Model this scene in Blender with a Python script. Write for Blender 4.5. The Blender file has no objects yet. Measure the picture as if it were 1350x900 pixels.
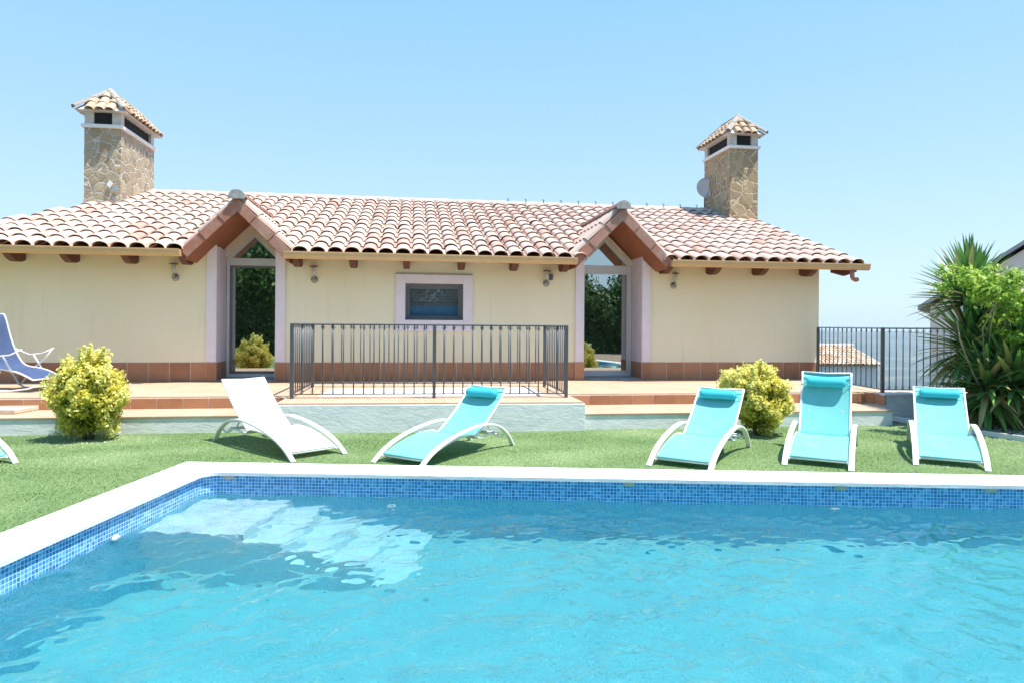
import bpy, math, random
import numpy as np
from mathutils import Vector, Matrix, noise
random.seed(7); rng = np.random.default_rng(7)
R = math.radians
sc = bpy.context.scene
C = sc.collection
EYE = 1.38

# ------------------------------------------------------------------ camera
cam_d = bpy.data.cameras.new('camera'); cam = bpy.data.objects.new('camera', cam_d); C.objects.link(cam)
cam.location = (0, 0, EYE)
cam.rotation_euler = (R(90), R(-0.43), 0)
cam_d.sensor_width = 36; cam_d.lens = 24.0
cam_d.shift_y = -22 / 1350
cam_d.clip_start = 0.05; cam_d.clip_end = 40000
sc.camera = cam

# ------------------------------------------------------------------ world and sun
SUN = Vector((0.36, -0.13, 1.0)).normalized()          # towards the sun
elev = math.asin(SUN.z); az = math.atan2(SUN.x, SUN.y)
w = bpy.data.worlds.new('World'); sc.world = w; w.use_nodes = True
nt = w.node_tree; nt.nodes.clear()
sky = nt.nodes.new('ShaderNodeTexSky'); sky.sky_type = 'NISHITA'; sky.sun_disc = False
sky.sun_elevation = elev; sky.sun_rotation = az
sky.altitude = 300; sky.air_density = 1.0; sky.dust_density = 1.6; sky.ozone_density = 1.6
bg = nt.nodes.new('ShaderNodeBackground'); bg.inputs['Strength'].default_value = 0.15
wo = nt.nodes.new('ShaderNodeOutputWorld')
tcw = nt.nodes.new('ShaderNodeTexCoord'); sxz = nt.nodes.new('ShaderNodeSeparateXYZ'); nt.links.new(tcw.outputs['Generated'], sxz.inputs[0])
# pale summer-haze veil over the physical sky, thicker towards the horizon
veil = nt.nodes.new('ShaderNodeValToRGB'); nt.links.new(sxz.outputs['Z'], veil.inputs[0])
e_ = veil.color_ramp.elements; e_[0].position = 0.0; e_[0].color = (1.95, 2.58, 2.98, 1); e_[1].position = .75; e_[1].color = (.62, 1.70, 3.3, 1)
for p_, c_ in ((.12, (1.62, 2.36, 3.0, 1)), (.28, (1.22, 2.10, 3.12, 1)), (.45, (.88, 1.90, 3.2, 1))):
    q_ = e_.new(p_); q_.color = c_
mxw = nt.nodes.new('ShaderNodeMix'); mxw.data_type = 'RGBA'; mxw.inputs[0].default_value = .86
nt.links.new(sky.outputs[0], mxw.inputs[6]); nt.links.new(veil.outputs[0], mxw.inputs[7])
nt.links.new(mxw.outputs[2], bg.inputs[0]); nt.links.new(bg.outputs[0], wo.inputs[0])
sd = bpy.data.lights.new('sun', 'SUN'); sd.energy = 3.6; sd.angle = R(0.5); sd.color = (1.0, 0.955, 0.88)
sun = bpy.data.objects.new('sun', sd); C.objects.link(sun)
sun.rotation_euler = SUN.to_track_quat('Z', 'Y').to_euler(); sun.location = (6, -4, 20)
sc.view_settings.view_transform = 'Standard'; sc.view_settings.look = 'None'
sc.view_settings.exposure = 1.22; sc.view_settings.gamma = 1.0
sc.render.engine = 'CYCLES'
sc.cycles.max_bounces = 10; sc.cycles.diffuse_bounces = 4; sc.cycles.glossy_bounces = 4
sc.cycles.transmission_bounces = 8; sc.cycles.transparent_max_bounces = 12; sc.cycles.volume_bounces = 1
sc.cycles.caustics_refractive = True; sc.cycles.caustics_reflective = False

# ------------------------------------------------------------------ materials
class N:
    def __init__(s, name):
        s.m = bpy.data.materials.new(name); s.m.use_nodes = True; s.t = s.m.node_tree; s.t.nodes.clear()
        s.out = s.n('ShaderNodeOutputMaterial')
    def n(s, t, **k):
        x = s.t.nodes.new(t)
        for a, b in k.items(): setattr(x, a, b)
        return x
    def l(s, a, b): s.t.links.new(a, b)
    def coord(s, scale=1.0, kind='Object'):
        c = s.n('ShaderNodeTexCoord'); m = s.n('ShaderNodeMapping')
        if not isinstance(scale, (tuple, list)): scale = (scale,) * 3
        m.inputs['Scale'].default_value = scale
        s.l(c.outputs[kind], m.inputs['Vector']); return m.outputs[0]
    def noise(s, scale, detail=4, rough=.55, vec=None, dist=0):
        x = s.n('ShaderNodeTexNoise'); x.inputs['Scale'].default_value = scale; x.inputs['Detail'].default_value = detail
        x.inputs['Roughness'].default_value = rough; x.inputs['Distortion'].default_value = dist
        s.l(vec if vec else s.coord(), x.inputs['Vector']); return x.outputs[0]
    def ramp(s, fac, stops, interp='LINEAR'):
        x = s.n('ShaderNodeValToRGB'); x.color_ramp.interpolation = interp
        e = x.color_ramp.elements
        while len(e) > 1: e.remove(e[-1])
        e[0].position = stops[0][0]; c = stops[0][1]; e[0].color = c + (1,) if len(c) == 3 else c
        for p, c in stops[1:]:
            q = e.new(p); q.color = c + (1,)
        s.l(fac, x.inputs[0]); return x.outputs[0]
    def mix(s, f, a, b, mode='MIX'):
        x = s.n('ShaderNodeMix', data_type='RGBA', blend_type=mode)
        for v, i in ((f, 0), (a, 6), (b, 7)):
            if isinstance(v, (int, float)): x.inputs[i].default_value = v
            elif isinstance(v, tuple): x.inputs[i].default_value = v + (1,)
            else: s.l(v, x.inputs[i])
        return x.outputs[2]
    def attr(s, name='rnd'):
        x = s.n('ShaderNodeAttribute', attribute_name=name); return x
    def bump(s, h, strength=.4, dist=.01):
        x = s.n('ShaderNodeBump'); x.inputs['Strength'].default_value = strength; x.inputs['Distance'].default_value = dist
        s.l(h, x.inputs['Height']); return x.outputs[0]
    def bsdf(s, col, rough=.6, normal=None, metallic=0, spec=.5, **k):
        b = s.n('ShaderNodeBsdfPrincipled')
        if isinstance(col, tuple): b.inputs['Base Color'].default_value = col + (1,)
        else: s.l(col, b.inputs['Base Color'])
        if isinstance(rough, (int, float)): b.inputs['Roughness'].default_value = rough
        else: s.l(rough, b.inputs['Roughness'])
        b.inputs['Metallic'].default_value = metallic; b.inputs['Specular IOR Level'].default_value = spec
        if normal: s.l(normal, b.inputs['Normal'])
        for a, v in k.items(): b.inputs[a.replace('_', ' ')].default_value = v
        s.l(b.outputs[0], s.out.inputs[0]); return b

def plain(name, col, rough=.5, metallic=0, var=.12, scale=6, bump=.15, bscale=60, bdist=.003, spec=.5):
    m = N(name); v = m.coord()
    n1 = m.noise(scale, 5, .6, v)
    c = m.mix(m.ramp(n1, [(.3, (0, 0, 0)), (.7, (1, 1, 1))]), tuple(x * (1 - var) for x in col), tuple(min(1, x * (1 + var * .6)) for x in col))
    nb = m.bump(m.noise(bscale, 3, .6, v), bump, bdist)
    m.bsdf(c, rough, nb, metallic, spec); return m.m

def mat_tile_roof(name='roof_tile_clay'):
    m = N(name); a = m.attr(); v = m.coord()
    base = m.ramp(a.outputs['Fac'], [(0, (.44, .22, .16)), (.1, (.49, .33, .265)), (.4, (.54, .415, .34)), (.6, (.49, .35, .295)), (.8, (.55, .45, .36)), (.93, (.50, .36, .30)), (1, (.45, .24, .18))])
    n1 = m.ramp(m.noise(5, 6, .65, v), [(.35, (0, 0, 0)), (.7, (1, 1, 1))])
    bloom = m.mix(m.mix(.5, (0, 0, 0), n1), base, (.55, .45, .385))
    n2 = m.ramp(m.noise(14, 6, .7, v), [(.60, (0, 0, 0)), (.78, (1, 1, 1))])
    col = m.mix(m.mix(.22, (0, 0, 0), n2), bloom, (.30, .25, .21))
    m.bsdf(col, .85, m.bump(m.noise(45, 5, .7, v), .5, .006)); return m.m

def mat_wall():
    m = N('cream_render'); v = m.coord(); st = m.ramp(m.noise(1.0, 6, .7, m.coord((7, 7, .5))), [(.56, (0, 0, 0)), (.74, (1, 1, 1))])
    n1 = m.ramp(m.noise(.7, 5, .6, v), [(.3, (0, 0, 0)), (.7, (1, 1, 1))])
    c = m.mix(n1, (.81, .745, .52), (.85, .795, .59))
    n2 = m.ramp(m.noise(3, 6, .65, m.coord((1, 1, .35))), [(.5, (0, 0, 0)), (.8, (1, 1, 1))])
    c = m.mix(m.mix(.25, (0, 0, 0), n2), c, (.73, .68, .53))
    c = m.mix(m.mix(.36, (0, 0, 0), st), c, (.60, .54, .40))
    m.bsdf(c, .9, m.bump(m.noise(110, 4, .65, v), .35, .004)); return m.m

def mat_plaster(name, col, dark, sc_=1.5):
    m = N(name); v = m.coord((1, 1, 2.2))
    n1 = m.ramp(m.noise(sc_ * 2.2, 6, .65, v, .6), [(.32, (0, 0, 0)), (.68, (1, 1, 1))])
    c = m.mix(n1, dark, col)
    n2 = m.ramp(m.noise(9, 6, .7, v), [(.62, (0, 0, 0)), (.75, (1, 1, 1))])
    c = m.mix(m.mix(.6, (0, 0, 0), n2), c, tuple(x * .72 for x in dark))
    h = m.noise(9, 7, .65, v, .8)
    m.bsdf(c, .9, m.bump(h, .5, .014)); return m.m

def mat_floor_tile(name, a, b, grout, size, rough=.7, wear=.35):
    m = N(name); v = m.coord()
    br = m.n('ShaderNodeTexBrick'); br.offset = 0; br.inputs['Scale'].default_value = 1
    br.inputs['Brick Width'].default_value = size; br.inputs['Row Height'].default_value = size
    br.inputs['Mortar Size'].default_value = .0065; br.inputs['Mortar Smooth'].default_value = .2
    br.inputs['Color1'].default_value = a + (1,); br.inputs['Color2'].default_value = b + (1,); br.inputs['Mortar'].default_value = grout + (1,)
    m.l(v, br.inputs['Vector'])
    n2 = m.ramp(m.noise(4, 6, .65, v), [(.4, (0, 0, 0)), (.75, (1, 1, 1))])
    c = m.mix(m.mix(wear, (0, 0, 0), n2), br.outputs['Color'], grout)
    bp = m.bump(br.outputs['Fac'], -.5, .004)
    m.bsdf(c, rough, bp); return m.m

def mat_riser():
    m = N('terracotta_riser_tile'); a = m.attr(); v = m.coord()
    base = m.ramp(a.outputs['Fac'], [(0, (.30, .125, .06)), (.5, (.37, .165, .08)), (1, (.44, .21, .11))])
    n = m.ramp(m.noise(7, 5, .65, v), [(.35, (0, 0, 0)), (.75, (1, 1, 1))])
    c = m.mix(m.mix(.4, (0, 0, 0), n), base, (.48, .26, .15))
    m.bsdf(c, .5, m.bump(m.noise(60, 4, .6, v), .2, .002)); return m.m

def mat_stone(name, mortar, cols, scale=5.5):
    m = N(name); v = m.coord()
    nz = m.n('ShaderNodeTexNoise'); nz.inputs['Scale'].default_value = 4; m.l(v, nz.inputs['Vector'])
    vv = m.n('ShaderNodeVectorMath', operation='MULTIPLY_ADD'); m.l(nz.outputs['Color'], vv.inputs[0]); vv.inputs[1].default_value = (.14, .14, .14); m.l(v, vv.inputs[2])
    e = m.n('ShaderNodeTexVoronoi', feature='DISTANCE_TO_EDGE'); e.inputs['Scale'].default_value = scale; m.l(vv.outputs[0], e.inputs['Vector'])
    f = m.n('ShaderNodeTexVoronoi', feature='F1'); f.inputs['Scale'].default_value = scale; m.l(vv.outputs[0], f.inputs['Vector'])
    sep = m.n('ShaderNodeSeparateColor'); m.l(f.outputs['Color'], sep.inputs[0])
    base = m.ramp(sep.outputs[0], [(i / (len(cols) - 1), c) for i, c in enumerate(cols)])
    fine = m.ramp(m.noise(22, 7, .75, v), [(.3, (0, 0, 0)), (.72, (1, 1, 1))])
    base = m.mix(m.mix(.42, (0, 0, 0), fine), base, (.56, .46, .30))
    gr = m.ramp(e.outputs['Distance'], [(.03, (0, 0, 0)), (.08, (1, 1, 1))])
    c = m.mix(gr, mortar, base)
    h = m.mix(.35, gr, fine)
    m.bsdf(c, .9, m.bump(h, 1.0, .03)); return m.m

def mat_leaf(name, stops, trans=.35, rough=.5):
    m = N(name); a = m.attr()
    c = m.ramp(a.outputs['Fac'], stops)
    b = m.bsdf(c, rough, spec=.35)
    t = m.n('ShaderNodeBsdfTranslucent'); m.l(c, t.inputs[0])
    x = m.n('ShaderNodeMixShader'); x.inputs[0].default_value = trans
    m.l(b.outputs[0], x.inputs[1]); m.l(t.outputs[0], x.inputs[2]); m.l(x.outputs[0], m.out.inputs[0]); return m.m

def mat_mosaic(name='blue_glass_mosaic', stops=None, grout=(.62, .78, .86)):
    m = N(name); v = m.coord(kind='UV')
    T = .0285
    br = m.n('ShaderNodeTexBrick'); br.offset = 0; br.inputs['Scale'].default_value = 1
    br.inputs['Brick Width'].default_value = T; br.inputs['Row Height'].default_value = T
    br.inputs['Mortar Size'].default_value = .0021; br.inputs['Mortar Smooth'].default_value = .1
    br.inputs['Bias'].default_value = 0
    m.l(v, br.inputs['Vector'])
    dv = m.n('ShaderNodeVectorMath', operation='DIVIDE'); m.l(v, dv.inputs[0]); dv.inputs[1].default_value = (T, T, T)
    fl = m.n('ShaderNodeVectorMath', operation='FLOOR'); m.l(dv.outputs[0], fl.inputs[0])
    wn = m.n('ShaderNodeTexWhiteNoise', noise_dimensions='2D'); m.l(fl.outputs[0], wn.inputs['Vector'])
    tc = m.ramp(wn.outputs[0], stops or [(0, (.025, .17, .46)), (.4, (.045, .25, .58)), (.75, (.08, .35, .68)), (1, (.20, .48, .76))])
    c = m.mix(br.outputs['Fac'], tc, grout)
    m.bsdf(c, .15, m.bump(br.outputs['Fac'], -.4, .002), spec=.6); return m.m

M = {}
M['roof'] = mat_tile_roof()
M['wall'] = mat_wall()
M['lilac'] = plain('lilac_white_trim_paint', (.78, .71, .75), .85, var=.06)
M['trimcream'] = plain('cream_trim_paint', (.72, .62, .50), .8, var=.06)
M['plaster'] = mat_plaster('grey_white_plaster', (.80, .80, .79), (.64, .66, .67))
M['plaster2'] = mat_plaster('whitewashed_block', (.80, .77, .75), (.60, .57, .55), 2.0)
M['terr_floor'] = mat_floor_tile('terracotta_paving', (.47, .30, .19), (.52, .345, .23), (.55, .42, .32), .33)
M['riser'] = mat_riser()
M['grout'] = plain('white_grout', (.66, .58, .50), .9)
M['stoneL'] = mat_stone('rubble_stone_tan', (.55, .50, .44), [(.22, .15, .10), (.42, .32, .20), (.30, .22, .15), (.50, .42, .28), (.34, .20, .13)], 4.6)
M['stoneR'] = mat_stone('rubble_stone_brown', (.58, .46, .30), [(.22, .13, .07), (.36, .23, .11), (.27, .20, .12), (.42, .31, .17), (.24, .17, .11)], 4.2)
M['concrete'] = plain('pale_cement', (.58, .54, .50), .9, var=.2)
M['cement_grey'] = plain('weathered_grey_cement', (.34, .34, .32), .9, var=.35, scale=14)
M['void'] = plain('shade_and_clip_black', (.012, .012, .014), .9, var=0)  # black put in for unlit openings and interiors; also the dark ridge clips
M['gutter'] = plain('ochre_painted_gutter', (.62, .40, .19), .38, var=.08, spec=.5)
M['wood'] = plain('brown_stained_timber', (.12, .042, .02), .6, var=.3, scale=9)
M['soffit'] = plain('red_brown_clay_soffit', (.27, .095, .040), .7, var=.2, scale=5)
def mat_rake():
    m = N('red_clay_edge_tile'); a = m.attr(); v = m.coord()
    base = m.ramp(a.outputs['Fac'], [(0, (.30, .115, .07)), (.5, (.36, .155, .10)), (1, (.33, .175, .13))])
    n2 = m.ramp(m.noise(7, 6, .7, v), [(.52, (0, 0, 0)), (.72, (1, 1, 1))])
    c = m.mix(m.mix(.7, (0, 0, 0), n2), base, (.32, .30, .27))
    n3 = m.ramp(m.noise(5, 5, .6, v, .5), [(.5, (0, 0, 0)), (.7, (1, 1, 1))])
    c = m.mix(m.mix(.4, (0, 0, 0), n3), c, (.50, .32, .25))
    m.bsdf(c, .8, m.bump(m.noise(40, 5, .6, v), .4, .004)); return m.m
M['rake'] = mat_rake()
M['alu'] = plain('pale_grey_aluminium', (.62, .64, .64), .35, metallic=.2, var=.04)
M['alu_dark'] = plain('dark_grey_aluminium', (.16, .17, .18), .4, metallic=.2, var=.05)
M['rail'] = plain('dark_grey_iron_paint', (.10, .11, .12), .45, metallic=.3, var=.15)
M['whiteframe'] = plain('white_powder_coat', (.80, .80, .78), .3, var=.03, bump=.03)
def mat_fabric(name, col, col2, trans=.25):
    m = N(name); v = m.coord((260, 260, 260))
    wv = m.n('ShaderNodeTexWave', bands_direction='X'); wv.inputs['Scale'].default_value = 1; m.l(v, wv.inputs['Vector'])
    n = m.ramp(m.noise(5, 5, .6), [(.3, (0, 0, 0)), (.7, (1, 1, 1))])
    c = m.mix(n, col, col2)
    b = m.bsdf(c, .7, m.bump(wv.outputs['Fac'], .15, .001), spec=.3)
    t = m.n('ShaderNodeBsdfTranslucent'); m.l(c, t.inputs[0]); x = m.n('ShaderNodeMixShader'); x.inputs[0].default_value = trans
    m.l(b.outputs[0], x.inputs[1]); m.l(t.outputs[0], x.inputs[2]); m.l(x.outputs[0], m.out.inputs[0]); return m.m
M['turq'] = mat_fabric('turquoise_mesh_fabric', (.20, .62, .60), (.25, .68, .66))
M['turq2'] = mat_fabric('turquoise_pillow_fabric', (.05, .50, .58), (.06, .54, .62), .1)
M['whitefab'] = mat_fabric('white_mesh_fabric', (.78, .78, .77), (.82, .82, .81))
M['bluefab'] = mat_fabric('denim_blue_fabric', (.07, .11, .23), (.09, .14, .28))
M['lampglass'] = plain('frosted_lamp_glass', (.55, .52, .46), .2, var=.05)
M['lampmetal'] = plain('brushed_steel', (.30, .29, .27), .35, metallic=.7, var=.1)
def mat_glass(name='dark_reflective_glass', refl=.42, tint=(.62, .66, .66, 1)):
    m = N(name)
    g = m.n('ShaderNodeBsdfGlossy'); g.inputs['Roughness'].default_value = .0; g.inputs['Color'].default_value = (.9, .95, .95, 1)
    t = m.n('ShaderNodeBsdfTransparent'); t.inputs[0].default_value = tint
    x = m.n('ShaderNodeMixShader'); x.inputs[0].default_value = refl
    m.l(t.outputs[0], x.inputs[1]); m.l(g.outputs[0], x.inputs[2]); m.l(x.outputs[0], m.out.inputs[0]); return m.m
M['glass'] = mat_glass(); M['glass_clear'] = mat_glass('window_glass', .09, (.8, .84, .86, 1))
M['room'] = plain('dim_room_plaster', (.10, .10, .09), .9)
M['curtain'] = plain('pale_curtain', (.60, .57, .52), .9)
M['blind'] = plain('grey_roller_blind', (.26, .28, .30), .7)
M['panelblue'] = plain('blue_panel_and_plaque', (.16, .38, .62), .8)  # blue of the added window panel and of the chimney plaque
M['coping'] = mat_plaster('white_pool_coping', (.82, .80, .78), (.72, .69, .67), .9)
M['mosaic'] = mat_mosaic()
M['mosaic2'] = mat_mosaic('water_tinted_mosaic', [(0, (.08, .36, .52)), (.5, (.10, .42, .58)), (1, (.15, .50, .64))], (.20, .52, .64))  # blue mosaic with the water's teal tint put into its colour
M['mosaic3'] = mat_mosaic('pale_turquoise_mosaic', [(0, (.12, .40, .455)), (.5, (.145, .45, .50)), (1, (.175, .50, .545))], (.23, .56, .60))
M['mosaic4'] = mat_mosaic('white_turquoise_mosaic', [(0, (.38, .62, .68)), (.5, (.43, .67, .72)), (1, (.48, .71, .75))], (.58, .76, .79))
def mat_poolfloor():
    m = N('pale_turquoise_pool_lining'); v = m.coord()
    n = m.ramp(m.noise(1.2, 5, .6, v), [(.3, (0, 0, 0)), (.7, (1, 1, 1))])
    c = m.mix(n, (.34, .76, .76), (.40, .80, .79))
    m.bsdf(c, .6); return m.m
M['poolfloor'] = mat_poolfloor()
M['poolstep'] = plain('white_mosaic_step', (.62, .80, .82), .4, var=.05)
M['plastic'] = plain('white_plastic', (.78, .78, .76), .35, var=.03)
M['sandstone'] = plain('beige_sandstone', (.66, .52, .38), .9, var=.2)

def mat_water():
    m = N('pool_water')
    b = m.n('ShaderNodeBsdfPrincipled'); b.inputs['Base Color'].default_value = (1, 1, 1, 1)
    b.inputs['Roughness'].default_value = 0; b.inputs['IOR'].default_value = 1.33; b.inputs['Transmission Weight'].default_value = 1
    m.l(b.outputs[0], m.out.inputs[0])
    va = m.n('ShaderNodeVolumeAbsorption'); va.inputs['Color'].default_value = (.28, .925, .945, 1); va.inputs['Density'].default_value = .34
    m.l(va.outputs[0], m.out.inputs['Volume']); return m.m
M['water'] = mat_water()

# ------------------------------------------------------------------ mesh helpers
def link(o, parent=None):
    C.objects.link(o)
    if parent is not None: o.parent = parent
    return o
def tag(o, label=None, cat=None, group=None, kind=None):
    if label: o['label'] = label
    if cat: o['category'] = cat
    if group: o['group'] = group
    if kind: o['kind'] = kind
    return o
def empty(name, loc=(0, 0, 0), rz=0):
    o = bpy.data.objects.new(name, None); o.location = loc; o.rotation_euler = (0, 0, rz); o.empty_display_size = .2
    return link(o)
def children(o): return [c for c in bpy.data.objects if c.parent == o]
def copy_tree(o, parent=None):
    c = o.copy(); C.objects.link(c); c.parent = parent
    for ch in children(o): copy_tree(ch, c)
    return c

class MB:
    def __init__(s): s.v = []; s.f = []; s.r = []; s.sm = []; s.uv = {}
    def add(s, vs, fs, rnd=None, smooth=False):
        b = len(s.v); r = random.random() if rnd is None else rnd
        s.v += [tuple(v) for v in vs]
        for f in fs: s.f.append(tuple(b + i for i in f)); s.r.append(r); s.sm.append(smooth)
    def box(s, x0, y0, z0, x1, y1, z1, rnd=None, M_=None):
        vs = [(x, y, z) for x in (x0, x1) for y in (y0, y1) for z in (z0, z1)]
        if M_ is not None: vs = [M_ @ Vector(v) for v in vs]
        s.add(vs, [(0, 1, 3, 2), (4, 6, 7, 5), (0, 4, 5, 1), (2, 3, 7, 6), (0, 2, 6, 4), (1, 5, 7, 3)], rnd); return s
    def prism(s, pts, a, b, axis='y', rnd=None):      # pts 2D polygon extruded along axis a..b
        def mk(p, t):
            return {'y': (p[0], t, p[1]), 'x': (t, p[0], p[1]), 'z': (p[0], p[1], t)}[axis]
        n = len(pts); vs = [mk(p, a) for p in pts] + [mk(p, b) for p in pts]
        fs = [tuple(range(n)), tuple(range(2 * n - 1, n - 1, -1))] + [(i, n + i, n + (i + 1) % n, (i + 1) % n) for i in range(n)]
        s.add(vs, fs, rnd); return s
    def tube(s, pts, r, seg=8, closed_ends=True, rnd=None, flat=None):
        pts = [Vector(p) for p in pts]; n = len(pts); rs = r if isinstance(r, (list, tuple)) else [r] * n
        vs = []; up = Vector((0, 0, 1)); last = None
        for i, p in enumerate(pts):
            d = (pts[min(i + 1, n - 1)] - pts[max(i - 1, 0)]).normalized()
            if last is None:
                a = d.cross(up) if abs(d.z) < .95 else d.cross(Vector((1, 0, 0)))
            else: a = last - d * last.dot(d)
            a.normalize(); last = a; b = d.cross(a)
            for k in range(seg):
                t = 2 * math.pi * (k + .5) / seg
                ca, sa = math.cos(t), math.sin(t)
                if flat: vs.append(p + a * ca * flat[0] * 1.414 + b * sa * flat[1] * 1.414)
                else: vs.append(p + a * ca * rs[i] + b * sa * rs[i])
        fs = [(i * seg + k, i * seg + (k + 1) % seg, (i + 1) * seg + (k + 1) % seg, (i + 1) * seg + k) for i in range(n - 1) for k in range(seg)]
        if closed_ends: fs += [tuple(range(seg - 1, -1, -1)), tuple((n - 1) * seg + k for k in range(seg))]
        s.add(vs, fs, rnd, smooth=(seg > 4)); return s
    def lathe(s, prof, c=(0, 0, 0), seg=20, rnd=None):
        vs = [(c[0] + r * math.cos(2 * math.pi * k / seg), c[1] + r * math.sin(2 * math.pi * k / seg), c[2] + z) for r, z in prof for k in range(seg)]
        fs = [(i * seg + k, i * seg + (k + 1) % seg, (i + 1) * seg + (k + 1) % seg, (i + 1) * seg + k) for i in range(len(prof) - 1) for k in range(seg)]
        fs += [tuple(range(seg - 1, -1, -1)), tuple((len(prof) - 1) * seg + k for k in range(seg))]
        s.add(vs, fs, rnd, smooth=True); return s
    def build(s, name, mat, parent=None, loc=(0, 0, 0), bevel=0, rot=(0, 0, 0)):
        me = bpy.data.meshes.new(name); me.from_pydata(s.v, [], s.f); me.materials.append(mat)
        at = me.attributes.new('rnd', 'FLOAT', 'FACE'); at.data.foreach_set('value', s.r)
        me.polygons.foreach_set('use_smooth', s.sm)
        import bmesh
        bm = bmesh.new(); bm.from_mesh(me); bmesh.ops.recalc_face_normals(bm, faces=bm.faces); bm.to_mesh(me); bm.free()
        o = bpy.data.objects.new(name, me); o.location = loc; o.rotation_euler = rot; link(o, parent)
        if bevel:
            b = o.modifiers.new('bevel', 'BEVEL'); b.width = bevel; b.segments = 2; b.limit_method = 'ANGLE'; b.angle_limit = R(40)
        if any(s.sm):
            for e in me.edges: pass
            o.modifiers.new('n', 'WEIGHTED_NORMAL') if False else None
        me.update(); return o

def np_mesh(name, V, k, rnd, mat, parent=None, smooth=False):
    """V: (n*k,3) with faces of k consecutive vertices each"""
    n = len(V) // k
    me = bpy.data.meshes.new(name); me.vertices.add(len(V)); me.vertices.foreach_set('co', V.astype(np.float32).ravel())
    me.loops.add(len(V)); me.loops.foreach_set('vertex_index', np.arange(len(V), dtype=np.int32))
    me.polygons.add(n); me.polygons.foreach_set('loop_start', np.arange(0, n * k, k, dtype=np.int32))
    me.polygons.foreach_set('loop_total', np.full(n, k, dtype=np.int32))
    at = me.attributes.new('rnd', 'FLOAT', 'FACE'); at.data.foreach_set('value', np.asarray(rnd, dtype=np.float32))
    me.materials.append(mat); me.update(calc_edges=True); me.validate()
    o = bpy.data.objects.new(name, me); link(o, parent); return o
def grid_mesh(name, X, Y, Z, mat, parent=None, smooth=True):
    ny, nx = X.shape
    V = np.stack([X, Y, Z], -1).reshape(-1, 3)
    i = np.arange((ny - 1) * (nx - 1)); r = i // (nx - 1); c = i % (nx - 1); a = r * nx + c
    F = np.stack([a, a + 1, a + nx + 1, a + nx], -1)
    me = bpy.data.meshes.new(name); me.vertices.add(len(V)); me.vertices.foreach_set('co', V.astype(np.float32).ravel())
    me.loops.add(F.size); me.loops.foreach_set('vertex_index', F.astype(np.int32).ravel())
    me.polygons.add(len(F)); me.polygons.foreach_set('loop_start', np.arange(0, F.size, 4, dtype=np.int32)); me.polygons.foreach_set('loop_total', np.full(len(F), 4, dtype=np.int32))
    me.polygons.foreach_set('use_smooth', np.full(len(F), smooth))
    me.materials.append(mat); me.update(calc_edges=True)
    o = bpy.data.objects.new(name, me); link(o, parent); return o

def leaves(centers, normals, size, aspect=.5, jitter=.7):
    """diamond leaves with a fold, returns V for k=4"""
    n = len(centers)
    d = normals + rng.normal(0, jitter, (n, 3)); d /= np.linalg.norm(d, axis=1, keepdims=True)
    r = rng.normal(0, 1, (n, 3)); a = np.cross(d, r); a /= np.linalg.norm(a, axis=1, keepdims=True); b = np.cross(d, a)
    s = size * rng.uniform(.6, 1.25, (n, 1))
    # leaf lies along a, width along b, normal d
    p0 = centers - a * s * .5; p2 = centers + a * s * .5 + d * s * .05; p1 = centers + b * s * .5 * aspect + d * s * .12 - a * s * .05; p3 = centers - b * s * .5 * aspect + d * s * .12 - a * s * .05
    return np.stack([p0, p1, p2, p3], 1).reshape(-1, 3)

# ------------------------------------------------------------------ house frame
TH = R(8.3); W0 = (0, 12.35)
def HF(s, y, z=0):   # house local (x along the wall, y into the house) to world
    return (W0[0] + s * math.cos(TH) - y * math.sin(TH), W0[1] + s * math.sin(TH) + y * math.cos(TH), z)

TZ = .38            # terrace level
# ------------------------------------------------------------------ far terrain
def terrain():
    NR, NA = 120, 220
    rr = np.concatenate([np.linspace(0, 30, 12), 30 * (5200 / 30) ** (np.linspace(0, 1, NR - 11)[1:])])
    an = np.linspace(0, 2 * np.pi, NA + 1)
    Rr, An = np.meshgrid(rr, an, indexing='ij'); X = Rr * np.sin(An); Y = 8 + Rr * np.cos(An)
    Z = np.zeros_like(X)
    for i in range(X.shape[0]):
        for j in range(X.shape[1]):
            x, y, r = X[i, j], Y[i, j], Rr[i, j]
            t = min(1, max(0, (r - 21) / 700)); drop = -150 * (t ** .62)
            front = 1 if y > 12 else max(0, min(1, (y + 60) / 60))
            hill = 0
            if r > 60:
                k = min(1, (r - 60) / 600)
                hill = k * 34 * noise.fractal(Vector((x / 900, y / 900, 0.3)), 1.0, 2.0, 5)
            far = max(0, min(1, (r - 2400) / 2200)); far = far * far * (3 - 2 * far)
            crest = (-14 + 10 * noise.noise(Vector((x / 1500, y / 1500, 5))))
            z = drop + hill
            z = z * (1 - far) + crest * far - 2.2
            if r > 4800: z -= (r - 4800) * .25
            Z[i, j] = z
    m = N('valley_land'); v = m.coord()
    n1 = m.ramp(m.noise(.006, 8, .65, v), [(.38, (.02, .035, .03)), (.5, (.035, .055, .04)), (.58, (.09, .10, .07)), (.68, (.20, .18, .15))])
    n2 = m.ramp(m.noise(.05, 6, .7, v), [(.45, (0, 0, 0)), (.7, (1, 1, 1))])
    c = m.mix(m.mix(.5, (0, 0, 0), n2), n1, (.03, .05, .02))
    m.bsdf(c, .95)
    o = grid_mesh('terrain', X[:, :], Y, Z, m.m); tag(o, kind='structure')
terrain()
hb = MB().box(-5500, -5500, -330, 5500, 5500, 9.5)
hm = N('pale_haze'); pv = hm.n('ShaderNodeVolumePrincipled'); pv.inputs['Color'].default_value = (.74, .87, 1, 1)
pv.inputs['Density'].default_value = .00016; pv.inputs['Anisotropy'].default_value = .2; hm.l(pv.outputs[0], hm.out.inputs['Volume'])
hz = hb.build('haze', hm.m); tag(hz, kind='stuff')

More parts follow.
